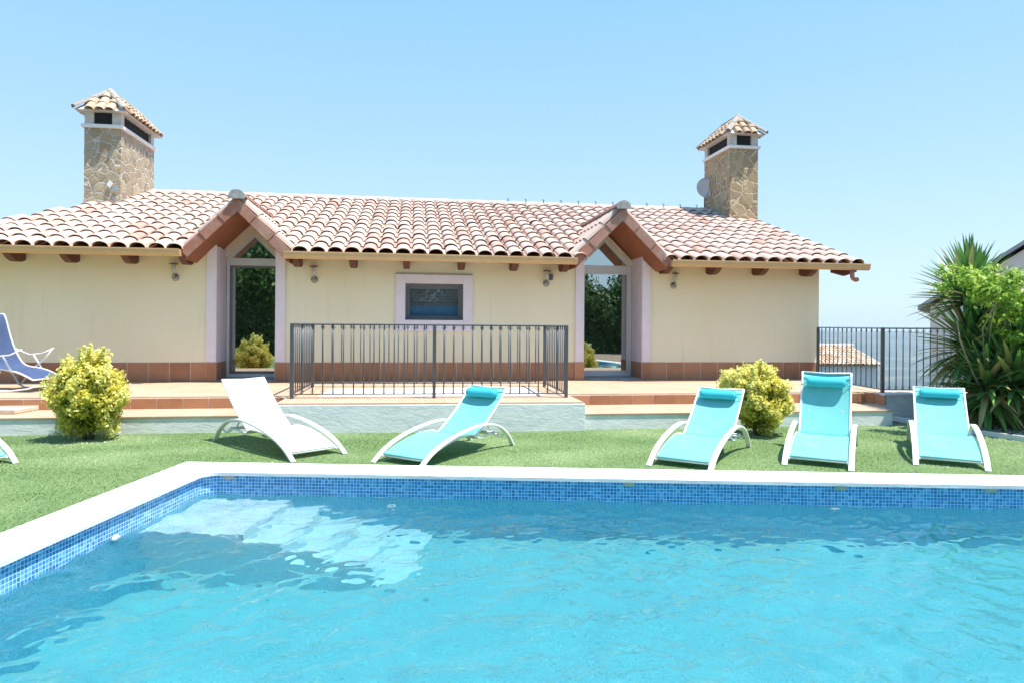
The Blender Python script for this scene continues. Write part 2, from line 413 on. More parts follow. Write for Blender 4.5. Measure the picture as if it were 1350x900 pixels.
# ------------------------------------------------------------------ pool frame
PO = Vector((-3.07, 6.45, 0)); pa = Vector((.9991, -.0427, 0)); PR = math.atan2(pa.y, pa.x)
PW, PD = 9.6, 5.6                      # inner length (to the right), inner width (towards the camera)
CW = .36                               # coping width
CT = .07                               # coping top
WL = EYE - 1.52                        # water level
def rrect(x0, y0, x1, y1, r, seg=6):
    pts = []
    for cx, cy, a0 in ((x1 - r, y1 - r, 0), (x0 + r, y1 - r, 90), (x0 + r, y0 + r, 180), (x1 - r, y0 + r, 270)):
        for k in range(seg + 1):
            a = R(a0 + 90 * k / seg); pts.append((cx + r * math.cos(a), cy + r * math.sin(a)))
    return pts
pool = empty('swimming_pool', (PO.x, PO.y, 0), PR)
tag(pool, 'rectangular pool with white coping, blue mosaic band and corner steps', 'swimming pool')
# local frame: x right along far edge, y = -distance towards camera
inn = rrect(CW, -CW - PD, CW + PW, -CW, .16); inn2 = rrect(CW + .03, -CW - PD + .03, CW + PW - .03, -CW - .03, .14)
wall_in = rrect(CW + .0, -CW - PD, CW + PW, -CW, .16)
outr = rrect(0, -2 * CW - PD, 2 * CW + PW, 0, .035)
def ringmesh(loops):
    b = MB(); n = len(loops[0][0]); vs = []
    for pts, z in loops: vs += [(p[0], p[1], z) for p in pts]
    fs = [(i * n + k, i * n + (k + 1) % n, (i + 1) * n + (k + 1) % n, (i + 1) * n + k) for i in range(len(loops) - 1) for k in range(n)]
    b.add(vs, fs); return b
lip = rrect(CW - .03 + .06, -CW - PD + .03, CW + PW - .03, -CW - .03, .14)
cop = ringmesh([(outr, -.02), (outr, CT - .008), (rrect(.008, -2 * CW - PD + .008, 2 * CW + PW - .008, -.008, .03), CT),
                (rrect(CW + .02, -CW - PD + .02, CW + PW - .02, -CW - .02, .145), CT), (lip, CT - .01), (lip, CT - .04), (wall_in, CT - .041)])
cop.build('coping', M['coping'], pool)
# mosaic walls with UV in metres
def poolwalls():
    n = len(wall_in); zs = [CT - .04, WL - .015, -1.62]
    me = bpy.data.meshes.new('mosaic_wall'); vs = []; fs = []; uvs = []
    d = [0]
    for k in range(n): d.append(d[-1] + (Vector(wall_in[(k + 1) % n]) - Vector(wall_in[k])).length)
    for k in range(n):
        a = wall_in[k]; b = wall_in[(k + 1) % n]
        for i in range(2):
            q = len(vs); vs += [(a[0], a[1], zs[i]), (b[0], b[1], zs[i]), (b[0], b[1], zs[i + 1]), (a[0], a[1], zs[i + 1])]
            fs.append((q, q + 1, q + 2, q + 3)); uvs += [(d[k], zs[i]), (d[k + 1], zs[i]), (d[k + 1], zs[i + 1]), (d[k], zs[i + 1])]
    me.from_pydata(vs, [], fs); u = me.uv_layers.new(name='UVMap')
    for i, l in enumerate(u.data): l.uv = uvs[i]
    me.materials.append(M['mosaic']); me.materials.append(M['mosaic2'])
    for i, p in enumerate(me.polygons): p.material_index = i % 2
    o = bpy.data.objects.new('mosaic_wall', me); link(o, pool); return o
pw = poolwalls()
fl = MB(); fl.add([(p[0], p[1], -1.15) for p in wall_in], [tuple(range(len(wall_in)))])
pf = fl.build('pool_floor', M['mosaic3'], pool)
def box_uv(o):
    me = o.data; u = me.uv_layers.new(name='UVMap')
    for p in me.polygons:
        n = p.normal
        for li in p.loop_indices:
            c = me.vertices[me.loops[li].vertex_index].co
            u.data[li].uv = (c.x, c.y) if abs(n.z) > .5 else ((c.x, c.z) if abs(n.y) > .5 else (c.y, c.z))
box_uv(pf)
# steps along the far wall descending to the right
steps = []
for k in range(5):
    x0 = CW + .0 if k == 0 else CW + .78 + .31 * (k - 1); x1 = CW + .78 + .31 * k
    top = WL - .14 - .20 * k
    st = MB().box(x0 + .002, -CW - .98, -1.149, x1, -CW - .002, top)
    steps.append(st.build('pool_step', M['mosaic4'], pool)); box_uv(steps[-1])
# inlets and lip patches
def inlet(x, y, z, ang, r=.045):
    b = MB().lathe([(r, 0), (r, .012), (r * .75, .02), (r * .45, .02), (r * .4, .006)], seg=20)
    o = b.build('return_inlet', M['plastic'], pool, (x, y, z), rot=(R(90), 0, ang)); return o
inlet(CW + .014, -CW - 1.30, WL - .01, R(90)); inlet(CW + 1.68, -CW - .014, WL - .24, 0); inlet(CW + 5.5, -CW - .014, WL - .10, 0)
for px_ in (.22, 3.75, 5.55, 6.8):
    MB().box(-.05, -.004, -.014, .05, .003, .014).build('lip_patch', M['sandstone'], pool, (CW + px_, -CW - .006, CT - .062))
MB().box(0, 0, 0, .10, .035, .004).build('lip_patch', M['sandstone'], pool, (CW + .0, -CW - 2.55, CT - .07), rot=(R(0), R(90), 0))

def water():
    X = np.arange(CW - .04, CW + PW + .05, .017); Y = np.arange(-CW - PD - .04, -CW + .05, .017)
    Xg, Yg = np.meshgrid(X, Y); Z = np.zeros_like(Xg)
    for i in range(170):
        lam = .05 * (.6 / .05) ** rng.random() ; k = 2 * np.pi / lam
        th = rng.normal(R(-35), .85); amp = .0052 * lam ** 1.0 * (1.3 if lam < .2 else 1.05) * rng.uniform(.4, 1.0)
        ph = rng.uniform(0, 6.28)
        Z += amp * np.sin(k * (np.cos(th) * Xg + np.sin(th) * Yg) + ph + 1.3 * np.sin(1.1 * Xg * np.sin(th + 1) + 1.7 * Yg + i))
    # gusts: calmer and rougher patches
    G = .75 + .35 * np.sin(.9 * Xg + 1.3 * Yg + .5) * np.sin(.7 * Yg - .6 * Xg + 1.1)
    Z *= G
    o = grid_mesh('water', Xg, Yg, WL + Z, M['water'])
    o.location = pool.location; o.rotation_euler = pool.rotation_euler
    tag(o, kind='structure'); return o
wat = water()


# ------------------------------------------------------------------ garden ground, lawn, terrace
def PL(x, y, z=0):      # pool local to world
    return (PO.x + x * math.cos(PR) - y * math.sin(PR), PO.y + x * math.sin(PR) + y * math.cos(PR), z)
def sheet_with_pool(name, mat, z, x0, x1, y0, y1, thick):
    hole = [PL(.02, -.02), PL(2 * CW + PW - .02, -.02), PL(2 * CW + PW - .02, -2 * CW - PD + .02), PL(.02, -2 * CW - PD + .02)]
    o4 = [(x0, y1), (x1, y1), (x1, y0), (x0, y0)]
    b = MB(); vs = [(p[0], p[1], z) for p in o4] + [(p[0], p[1], z) for p in hole] + [(p[0], p[1], z - thick) for p in o4] + [(p[0], p[1], z - thick) for p in hole]
    fs = [(i, (i + 1) % 4, 4 + (i + 1) % 4, 4 + i) for i in range(4)] + [(i, (i + 1) % 4, 8 + (i + 1) % 4, 8 + i) for i in range(4)] + [(4 + i, 4 + (i + 1) % 4, 12 + (i + 1) % 4, 12 + i) for i in range(4)]
    b.add(vs, fs); return b.build(name, mat)
M['soil'] = plain('dry_soil', (.30, .22, .15), .95, var=.3)
g = sheet_with_pool('garden_ground', M['soil'], -.03, -22, 14.5, -24, 11.2, 2.6); tag(g, kind='structure')
g2 = MB().box(-22, 11.203, -2.6, 8.0, 24, -.03); g2 = g2.build('house_ground', M['soil']); tag(g2, kind='structure')
def mat_turf():
    m = N('artificial_turf'); v = m.coord()
    n = m.ramp(m.noise(1.6, 5, .6, v, .4), [(.3, (0, 0, 0)), (.7, (1, 1, 1))])
    c = m.mix(n, (.15, .235, .085), (.22, .31, .125))
    n2 = m.noise(120, 3, .7, v)
    c = m.mix(m.mix(.5, (0, 0, 0), n2), c, (.10, .18, .06))
    m.bsdf(c, .85, m.bump(n2, .8, .012), spec=.2); return m.m
lawn = sheet_with_pool('lawn', mat_turf(), 0.0, -16, 7.4, -3.5, 9.95, .02); tag(lawn, kind='structure')

def pt_in_lawn(X, Y):
    # pool local
    c, s_ = math.cos(PR), math.sin(PR); dx, dy = X - PO.x, Y - PO.y
    lx = dx * c + dy * s_; ly = -dx * s_ + dy * c
    inpool = (lx > -.004) & (lx < 2 * CW + PW) & (ly < .004) & (ly > -2 * CW - PD)
    hx = (X - W0[0]) * math.cos(TH) + (Y - W0[1]) * math.sin(TH); hy = -(X - W0[0]) * math.sin(TH) + (Y - W0[1]) * math.cos(TH)
    lim = np.where(hx < -3.5, -3.2, np.where(hx < .45, -3.35, -3.4))
    bed = (Y > 10.33 - .0) | ((X > 5.72) & (Y > 10.3 - (X - 5.72) * 3.2)) & (Y > 8.12)
    return ~inpool & (hy < lim - .005) & ~bed
def grass():
    V = []; Rn = []
    for dens, (x0, x1, y0, y1), h in ((4600, (-7.5, 7.3, 5.9, 9.6), .0105), (4200, (-6.5, -3.0, 3.2, 5.9), .0105)):
        n = int(dens * (x1 - x0) * (y1 - y0)); X = rng.uniform(x0, x1, n); Y = rng.uniform(y0, y1, n)
        k = pt_in_lawn(X, Y); X = X[k]; Y = Y[k]; n = len(X)
        # pile leans in brushed patches
        lean = np.sin(X * 2.1 + np.sin(Y * 3.0) * 1.3) * np.cos(Y * 2.7 - X * .8); a = lean * 1.6 + rng.normal(0, .9, n)
        H = h * rng.uniform(.6, 1.35, n); L = H * rng.uniform(.5, 1.5, n)
        t = rng.uniform(0, 6.28, n); wd = .0034 * rng.uniform(.7, 1.4, n)
        bx = np.cos(t) * wd; by = np.sin(t) * wd
        p = np.stack([np.stack([X - bx, Y - by, np.zeros(n) - .002], -1), np.stack([X + bx, Y + by, np.zeros(n) - .002], -1),
                      np.stack([X + np.cos(a) * L, Y + np.sin(a) * L, H], -1)], 1).reshape(-1, 3)
        V.append(p)
        dry = np.array([noise.noise(Vector((x_ * .9, y_ * .9, 2.0))) + .5 * noise.noise(Vector((x_ * 3.1, y_ * 3.1, 7.0))) for x_, y_ in zip(X, Y)])
        Rn.append(np.clip(rng.uniform(0, 1, n) * .5 + .38 * (lean * .5 + .5) + .45 * dry, 0, 1))
    o = np_mesh('grass', np.concatenate(V), 3, np.concatenate(Rn), mat_leaf('turf_blades', [(0, (.20, .28, .11)), (.35, (.29, .385, .17)), (.7, (.39, .48, .24)), (1, (.54, .58, .36))], .25, .45))
    tag(o, kind='stuff')
grass()

villa_xy = (W0[0], W0[1], 0)
def hlocal_to_struct(b, name, mat, **k):
    o = b.build(name, mat, None, villa_xy, rot=(0, 0, TH), **k); return o
def terrace():
    top = MB()
    poly = [(-9.8, -2.40), (-3.45, -2.40), (-3.45, -3.345), (.45, -3.485), (.45, -2.42), (5.23, -2.42)]
    # side riser and outer block joined in world, converted to house local
    def toL(X, Y): dx, dy = X - W0[0], Y - W0[1]; return (dx * math.cos(TH) + dy * math.sin(TH), -dx * math.sin(TH) + dy * math.cos(TH))
    a = toL(5.65, 10.35); b_ = toL(9.9, 10.38); c = toL(9.9, 11.1); d = toL(5.95, 11.1)
    poly += [a, b_, c, d, (5.9, -.2), (5.9, .05), (-9.8, .05)]
    top.prism(poly, TZ - .022, TZ, 'z')
    o = hlocal_to_struct(top, 'terrace_paving', M['terr_floor'], bevel=.004); tag(o, kind='structure')
    # body below
    base = MB(); inset = [(-9.79, -2.37), (-3.42, -2.37), (-3.42, -3.32), (.42, -3.46), (.42, -2.40), (5.25, -2.40), (a[0] + .0, a[1] + .02), (b_[0] - .02, b_[1] + .02), (c[0] - .02, c[1]), (d[0], d[1]), (5.89, -.2), (5.89, .03), (-9.79, .03)]
    base.prism(inset, -.4, TZ - .023, 'z')
    o = hlocal_to_struct(base, 'terrace_base', M['plaster2']); tag(o, kind='structure')
    # plinth front face plaster
    pl = MB(); pl.prism([(-3.50, -3.31), (-3.50, -3.365), (.47, -3.505), (.47, -3.30)], -.06, TZ - .024, 'z')
    pl.prism([(.421, -3.30), (.47, -3.30), (.47, -2.45), (.421, -2.45)], -.06, TZ - .024, 'z'); pl.prism([(-3.50, -3.305), (-3.421, -3.305), (-3.421, -2.45), (-3.50, -2.45)], -.06, TZ - .024, 'z')
    o = hlocal_to_struct(pl, 'plinth', M['plaster'], bevel=.006); tag(o, 'long grey white plaster plinth under the railed enclosure', 'low wall')
    # lower treads
    for x0, x1, yf, nm in ((-9.8, -3.505, -3.2, 'left'), (.475, 4.98, -3.42, 'right')):
        t = MB().box(x0, yf, .195, x1, -2.43, .215); o = hlocal_to_struct(t, 'step_tread', M['terr_floor'], bevel=.003); tag(o, kind='structure')
        wl = MB().box(x0, yf + .012, -.06, x1 - .005, -2.44, .1945); o = hlocal_to_struct(wl, 'low_wall', M['plaster'], bevel=.004)
        tag(o, 'low grey plaster kerb wall behind the yellow bush at the left' if nm == 'left' else 'low grey plaster kerb wall right of the railed plinth', 'low wall')
        # riser tiles
        r = MB(); gr = MB(); x = x0
        gr.box(x0, -2.425 + (0 if nm == 'left' else -.02), .214, x1 if nm == 'left' else 5.225, -2.371, TZ - .0225)
        xe = x1 if nm == 'left' else 5.22
        y = -2.432 if nm == 'left' else -2.452
        while x < xe - .02:
            r.box(x + .004, y, .2165, min(x + .323, xe), y + .012, TZ - .026); x += .33
        o = hlocal_to_struct(gr, 'step_riser_mortar', M['grout']); tag(o, kind='structure')
        o = hlocal_to_struct(r, 'step_riser', M['riser'], bevel=.003); tag(o, kind='structure')
    sr = MB(); p0 = Vector((5.235, -2.44)); p1 = Vector((5.285, -2.86)); d_ = (p1 - p0); 
    for i in range(2):
        q0 = p0 + d_ * (i / 2 + .01); q1 = p0 + d_ * (i / 2 + .485)
        sr.prism([(q0.x - .014, q0.y), (q1.x - .014, q1.y), (q1.x + .0, q1.y), (q0.x + .0, q0.y)], .2165, TZ - .026, 'z')
    o = hlocal_to_struct(sr, 'step_riser', M['riser']); tag(o, kind='structure')
    # light-well slab
    ws = MB().box(-3.05, -2.62, TZ + .0005, .1, -1.42, TZ + .006); o = hlocal_to_struct(ws, 'skylight_slab', M['plaster2']); tag(o, kind='structure')
    # outer block front, rough plaster, sloping repair piece
    ob = MB().box(5.645, 10.32, -.06, 9.92, 10.37, TZ - .024)
    o = ob.build('terrace_wall', M['plaster2'], bevel=.008); tag(o, 'rough whitewashed wall below the railing beside the palm plants', 'low wall')
    cp = MB().box(5.62, 10.30, TZ - .0235, 6.7, 10.62, TZ + .012); o = cp.build('wall_coping', M['coping'], bevel=.006); tag(o, 'white capstone on top of the rough wall at the railing foot', 'capstone')
    st = MB().box(-6.95, 8.55, .217, -6.22, 9.02, .275); o = st.build('stone_slab', M['sandstone'], bevel=.01, rot=(0, 0, R(0))); tag(o, 'beige stone slab lying on the lower terrace step at far left', 'slab')
    kb = MB().tube([(5.74, 10.29, .02), (5.76, 9.93, .03), (6.05, 8.9, .03), (6.4, 8.16, .03), (7.4, 8.08, .03)], .02, 4, flat=(.018, .035)); o = kb.build('bed_edging', M['coping']); tag(o, 'thin white edging strip around the gravel planting bed', 'edging')
    # gravel
    n = 5200; X = rng.uniform(5.75, 9.4, n); Y = rng.uniform(8.15, 10.3, n); k = (Y > 10.3 - (X - 5.72) * 3.2); X = X[k]; Y = Y[k]; n = len(X)
    b = MB()
    base_dirs = [Vector(v) for v in ((1, 0, 0), (-1, 0, 0), (0, 1, 0), (0, -1, 0), (0, 0, 1), (0, 0, -1))]
    fs = [(0, 2, 4), (2, 1, 4), (1, 3, 4), (3, 0, 4), (2, 0, 5), (1, 2, 5), (3, 1, 5), (0, 3, 5)]
    for i in range(n):
        q = Matrix.Rotation(random.random() * 6, 3, Vector((random.random(), random.random(), random.random() + .1)).normalized())
        s_ = random.uniform(.012, .032)
        b.add([(q @ d) * s_ * random.uniform(.6, 1.2) + Vector((X[i], Y[i], .01 + random.random() * .02)) for d in base_dirs], fs)
    gm = N('pale_pebbles'); a_ = gm.attr(); gm.bsdf(gm.ramp(a_.outputs['Fac'], [(0, (.35, .32, .30)), (.5, (.60, .57, .54)), (1, (.76, .74, .72))]), .8)
    o = b.build('gravel', gm.m); tag(o, kind='stuff')
    gb = MB(); gb.prism([(5.76, 10.3), (6.42, 8.18), (9.4, 8.1), (9.9, 10.3)], -.01, .012, 'z'); o = gb.build('gravel_bed', M['soil']); tag(o, kind='structure')
terrace()

# ------------------------------------------------------------------ tiled surfaces
def tile_field(mb, O, ex, ey, cells, pitch, expo, cap_r=None, rise=.026, th=.012, seg=8):
    """O origin, ex across, ey up-slope, cells = list of (across, up) of each tile's lower centre"""
    O, ex, ey = Vector(O), Vector(ex).normalized(), Vector(ey).normalized(); nz = ex.cross(ey).normalized()
    if nz.z < 0: nz = -nz
    cr = cap_r or pitch * .425
    prof = [(-pitch / 2, .006), (-pitch / 2 + (pitch / 2 - cr) * .5, 0), (-cr * 1.0, .012)]
    for k in range(1, seg): a = math.pi * k / seg; prof.append((-cr * math.cos(a), .012 + cr * .66 * math.sin(a)))
    prof += [(cr * 1.0, .012), (pitch / 2 - (pitch / 2 - cr) * .5, 0), (pitch / 2, .006)]
    n = len(prof)
    for cx, cy in cells:
        jx = random.gauss(0, .004); jr = random.gauss(0, .008); jz = random.gauss(0, .002)
        L = expo * 1.12
        vs = []
        for (t, lift, tap) in ((0, rise, 1.0), (.5, rise * .5, .97), (1, 0, .93)):
            for x, z in prof:
                vs.append(O + ex * (cx + jx + x * (tap if abs(x) < pitch * .45 else 1) + jr * L * t) + ey * (cy + L * t) + nz * (z * tap + lift + jz))
        for x, z in prof: vs.append(O + ex * (cx + jx + x) + ey * (cy + .004) + nz * (max(z - th, -.012) + rise + jz))
        fs = [(r * n + k, r * n + k + 1, (r + 1) * n + k + 1, (r + 1) * n + k) for r in range(2) for k in range(n - 1)]
        fs += [(3 * n + k, 3 * n + k + 1, k + 1, k) for k in range(n - 1)]
        mb.add(vs, fs, smooth=False)
def ridge_run(mb, p0, p1, r, seglen, seg=10, grow=.12, up=Vector((0, 0, 1))):
    p0, p1 = Vector(p0), Vector(p1); d = (p1 - p0); L = d.length; d.normalize(); n = max(1, round(L / seglen))
    side = d.cross(up).normalized(); upn = side.cross(d).normalized()
    for i in range(n):
        a = p0 + d * (L * i / n); b = p0 + d * (L * (i + 1.08) / n)
        vs = []
        for c, rr in ((a, r * (1 + grow)), (b, r)):
            for k in range(seg + 1):
                t = math.pi * k / seg; vs.append(c + side * (rr * math.cos(t)) + upn * (rr * .85 * math.sin(t)))
        m = seg + 1
        vs += [v - upn * .0 + (a - v) * .1 for v in vs[:m]]
        mb.add(vs, [(k, k + 1, m + k + 1, m + k) for k in range(seg)] + [(2 * m + k, 2 * m + k + 1, k + 1, k) for k in range(seg)])

# ------------------------------------------------------------------ villa
villa = empty('villa', villa_xy, TH); tag(villa, 'single storey cream villa with pink clay tile roof and two gabled glass doors', 'house')
SL = .342; EZ = 2.545; RQ = 5.3; RZ = EZ + SL * RQ
GC = [(-4.61, .83), (1.87, .87)]                  # gable centre, half width
DO = [(-5.08, -4.11), (1.325, 2.437)]             # door openings
def villa_walls():
    b = MB(); zt = 2.68; zb = TZ - .5
    for x0, x1 in ((-9.4, DO[0][0]), (DO[1][1], 6.0)): b.box(x0, 0, zb, x1, .3, zt)
    b.box(DO[0][1], 0, zb, -1.93, .3, zt); b.box(-.87, 0, zb, DO[1][0], .3, zt)
    b.box(-1.93, 0, zb, -.87, .3, 1.43); b.box(-1.93, 0, 2.115, -.87, .3, zt)
    b.box(5.7, .3, zb, 6.0, 10.3, zt); b.box(-9.4, .3, zb, -9.1, 10.3, zt); b.box(-9.1, 10.0, zb, 5.7, 10.3, zt)
    b.prism([(0.0, zt), (10.3, zt), (4.7, 4.33)], 5.7, 5.998, 'x')
    b.build('wall', M['wall'], villa)
    # jamb returns
    for (a, c) in DO:
        t = MB(); t.box(a - .16, .3, TZ, a, .66, 2.66); t.box(c, .3, TZ, c + .16, .66, 2.66); t.build('door_reveal', M['lilac'], villa)
    # trims (pillars), slanted tops under the gable soffit
    for gi, (a, c) in enumerate(DO):
        gx, gh = GC[gi]
        for x0, x1 in ((a - .158, a), (c, c + .158)):
            t = MB()
            def top(x): return 3.155 - abs(x - gx) + .02
            t.prism([(x0, TZ + .328), (x1, TZ + .328), (x1, top(x1)), (x0, top(x0))], -.04, -.001, 'y')
            t.build('door_pillar', M['lilac'], villa, bevel=.006)
        for xx, sg in ((a, -1), (c, 1)):
            t = MB(); x0, x1 = (xx - .0, xx + .006) if sg < 0 else (xx - .006, xx)
            t.box(x0, -.036, TZ + .328, x1, .655, 2.66 if True else 0); t.build('reveal_paint', M['lilac'], villa)
    # dado tiles
    d = MB(); g_ = MB()
    def flush():
        nonlocal d, g_
        g_.build('dado_grout', M['grout'], villa); d.build('dado_tiles', M['riser'], villa, bevel=.003); d = MB(); g_ = MB()
    def run(x0, x1, y=-.012, ph=0):
        g_.box(x0, y + .006, TZ, x1, -.0005 if y > -.03 else -.001, TZ + .326); x = x0 - ph
        while x < x1 - .01:
            xa, xb = max(x0, x) + .004, min(x1, x + .326)
            if xb > xa: d.box(xa, y, TZ + .004, xb, y + .008, TZ + .321)
            x += .334
    run(-9.4, DO[0][0] - .16, ph=.1); flush(); run(DO[0][1] + .16, DO[1][0] - .16, ph=.05); flush(); run(DO[1][1] + .16, 6.0); flush()
    for a, c in DO:
        for xx, sg in ((a, 1), (c, -1)):
            if sg > 0: run(a - .16, a + .004, -.055)
            else: run(c - .004, c + .16, -.055)
            y = -.04
            while y < .62:
                y1 = min(y + .30, .64)
                x0, x1 = sorted((xx + sg * .007, xx + sg * .014)); d.box(x0, y + .004, TZ + .004, x1, y1, TZ + .321)
                y += .31
            x0, x1 = sorted((xx + sg * .0065, xx + sg * .0085)); g_.box(x0, -.04, TZ, x1, .65, TZ + .326)
            flush()
villa_walls()

def left_skew(q): return -9.6 + (1.75 / 5.3) * q
def in_gable(s, q):
    z = EZ + SL * q
    for gx, gh in GC:
        if z < 3.30 - abs(s - gx) + .05: return True
    return False
def villa_roof():
    slab = MB()
    def prism3(poly):   # (s,q) polygon on the roof plane, 7 cm thick
        n = len(poly)
        vs = [(s, q - .6, EZ - .012 + SL * q) for s, q in poly] + [(s, q - .6, EZ - .085 + SL * q) for s, q in poly]
        slab.add(vs, [tuple(range(n)), tuple(range(2 * n - 1, n - 1, -1))] + [(i, n + i, n + (i + 1) % n, (i + 1) % n) for i in range(n)])
    e0 = left_skew(0); c = 1.25
    prism3([(e0, 0), (GC[0][0] - .80, 0), (GC[0][0] - .80, c), (left_skew(c), c)])
    prism3([(GC[0][0] + .80, 0), (GC[1][0] - .84, 0), (GC[1][0] - .84, c), (GC[0][0] + .80, c)])
    prism3([(GC[1][0] + .84, 0), (6.5, 0), (6.5, c), (GC[1][0] + .84, c)])
    prism3([(left_skew(c), c), (6.5, c), (6.5, RQ), (left_skew(RQ), RQ)])
    slab.build('roof_deck', M['soffit'], villa)
    back = MB(); n = 4
    P = [(left_skew(RQ), RQ - .6, RZ), (6.5, RQ - .6, RZ), (6.5, 10.9, RZ - SL * 6.2), (-9.6, 10.9, RZ - SL * 6.2)]
    back.add([Vector(p) for p in P] + [Vector(p) - Vector((0, 0, .08)) for p in P], [(0, 1, 2, 3), (7, 6, 5, 4)] + [(i, 4 + i, 4 + (i + 1) % 4, (i + 1) % 4) for i in range(4)])
    # left hip face
    H = [(-9.6, -.6, EZ), (left_skew(RQ), RQ - .6, RZ), (-9.6, 10.9, EZ - .3)]
    back.add(H, [(0, 1, 2)])
    back.build('rear_roof', M['roof'], villa)
    t = MB(); cs = math.sqrt(1 + SL * SL); rows = 13; step = RQ / rows; pitch = .277
    cells = []
    for j in range(rows):
        q = j * step; s = 6.5 - pitch / 2
        while s > -9.7:
            qc = q + step * .5
            ok = s > left_skew(qc) + .02 and not in_gable(s, q + step * .35)
            if ok: cells.append((s, q * cs - (.05 if j == 0 else .01)))
            s -= pitch
    tile_field(t, (0, -.6, EZ), (1, 0, 0), (0, 1, SL), cells, pitch, step * cs)
    # verge tiles along the skew edge
    t.build('roof_tiles', M['roof'], villa)
    bed = MB(); bed.box(left_skew(RQ), RQ - .70, RZ - .02, 6.5, RQ - .50, RZ + .06); bed.build('ridge_mortar', M['concrete'], villa)
    rb = MB(); ridge_run(rb, (left_skew(RQ) - .05, RQ - .6, RZ + .015), (6.52, RQ - .6, RZ + .015), .10, .45)
    rb.build('ridge_tiles', M['ridge'], villa)
    x = .55
    while x < 5.6:
        ck = MB(); ck.tube([(x, RQ - .68, RZ + .08), (x + .01, RQ - .67, RZ + .14), (x - .025, RQ - .66, RZ + .16)], .010, 5); x += .45
        ck.build('ridge_clip', M['void'], villa)
    # verge board on the right gable edge
    vb = MB(); vs = [(6.5, q - .6, EZ + SL * q + dz) for q in (0, RQ) for dz in (-.10, .03)] + [(6.53, q - .6, EZ + SL * q + dz) for q in (0, RQ) for dz in (-.10, .03)]
    vb.add(vs, [(0, 1, 3, 2), (4, 5, 7, 6), (0, 1, 5, 4), (2, 3, 7, 6), (0, 2, 6, 4), (1, 3, 7, 5)]); vb.build('verge_board', M['wood'], villa)
M['ridge'] = plain('pale_pink_ridge_clay', (.66, .52, .46), .85, var=.2, scale=8)
villa_roof()

def gable_porch(gx, gh):
    g_ = MB(); zf, za, th = 2.55, 2.55 + gh, .205
    pr = [(-gh, zf), (0, za), (gh, zf), (gh - .035, zf - .17), (0, za - th), (-gh + .035, zf - .17)]
    yb = (za - EZ) / SL - .6 + .25
    for sgn in (-1, 1):
        pts = [(gx + sgn * abs(p[0]), p[1]) for p in (pr[2], pr[1], pr[4], pr[3])]
        g_.prism(pts, -.60, .70, 'y')
        # behind the door plane only the upper leaf of the slab is needed
        pts2 = [(gx + sgn * gh, zf), (gx, za), (gx, za - .05), (gx + sgn * gh, zf - .05)]
        g_.prism(pts2, .701, yb, 'y')
    gr = g_.build('gable_roof', M['soffit'], villa)
    # rake tiles on the front
    for sgn in (-1, 1):
        L = gh * math.sqrt(2) + .04; k = 3
        for i in range(k):
            a0 = L * i / k; a1 = L * (i + 1) / k
            M_ = Matrix.Translation((gx + sgn * .0, 0, za)) @ Matrix.Rotation(R(45) * sgn, 4, 'Y')
            b = MB(); lift = .006
            x0, x1 = (a0, a1) if sgn > 0 else (-a1, -a0)
            # wedge: lower end proud of the next
            t0 = .012 if sgn < 0 else .0; t1 = .012 if sgn > 0 else .0
            vs = [(x0, -.615 - t0, -.140), (x1, -.615 - t1, -.140), (x1, -.615 - t1, .022), (x0, -.615 - t0, .022), (x0, -.598, -.140), (x1, -.598, -.140), (x1, -.598, .022), (x0, -.598, .022)]
            vs += [(x0, -.615 - t0, .010 + t0), (x1, -.615 - t1, .010 + t1), (x1, -.35, .012 + t1), (x0, -.35, .012 + t0)]
            b.add([M_ @ Vector(v) for v in vs[:8]], [(0, 1, 2, 3), (7, 6, 5, 4), (0, 4, 5, 1), (3, 2, 6, 7), (0, 3, 7, 4), (1, 5, 6, 2)], random.random())
            b.build('rake_tile', M['rake'], gr, bevel=.004)
    # tiles on both slopes (columns run down the slope)
    for sgn in (-1, 1):
        t = MB(); Ls = gh * math.sqrt(2); cells = []; row = 0; expo = Ls / 3
        y = -.42
        while y < yb:
            for j in range(3):
                s_, z_ = gh * (1 - (j + .5) / 3), zf + gh * (j + .5) / 3
                if z_ > EZ + SL * (y + .6) - .06: cells.append((y, j * expo - .02))
            y += .27
        tile_field(t, (gx + sgn * gh, 0, zf + .02), (0, 1, 0), (-sgn, 0, 1), cells, .27, expo, rise=.02)
        t.build('gable_tiles', M['roof'], gr)
    rd = MB(); ridge_run(rd, (gx, -.66, za + .035), (gx, yb, za + .035), .12, .42); rd.build('gable_ridge', M['rake'], gr)
    e = MB(); n = 18
    pts = [(gx + .132 * math.cos(math.pi * (k / n) * 1.16 - .25), za + .03 + .125 * math.sin(math.pi * (k / n) * 1.16 - .25)) for k in range(n + 1)]
    e.prism(pts, -.675, -.655, 'y'); e.build('ridge_end_cap', M['cement_grey'], gr, bevel=.006)
    v = MB()
for gx, gh in GC: gable_porch(gx, gh)

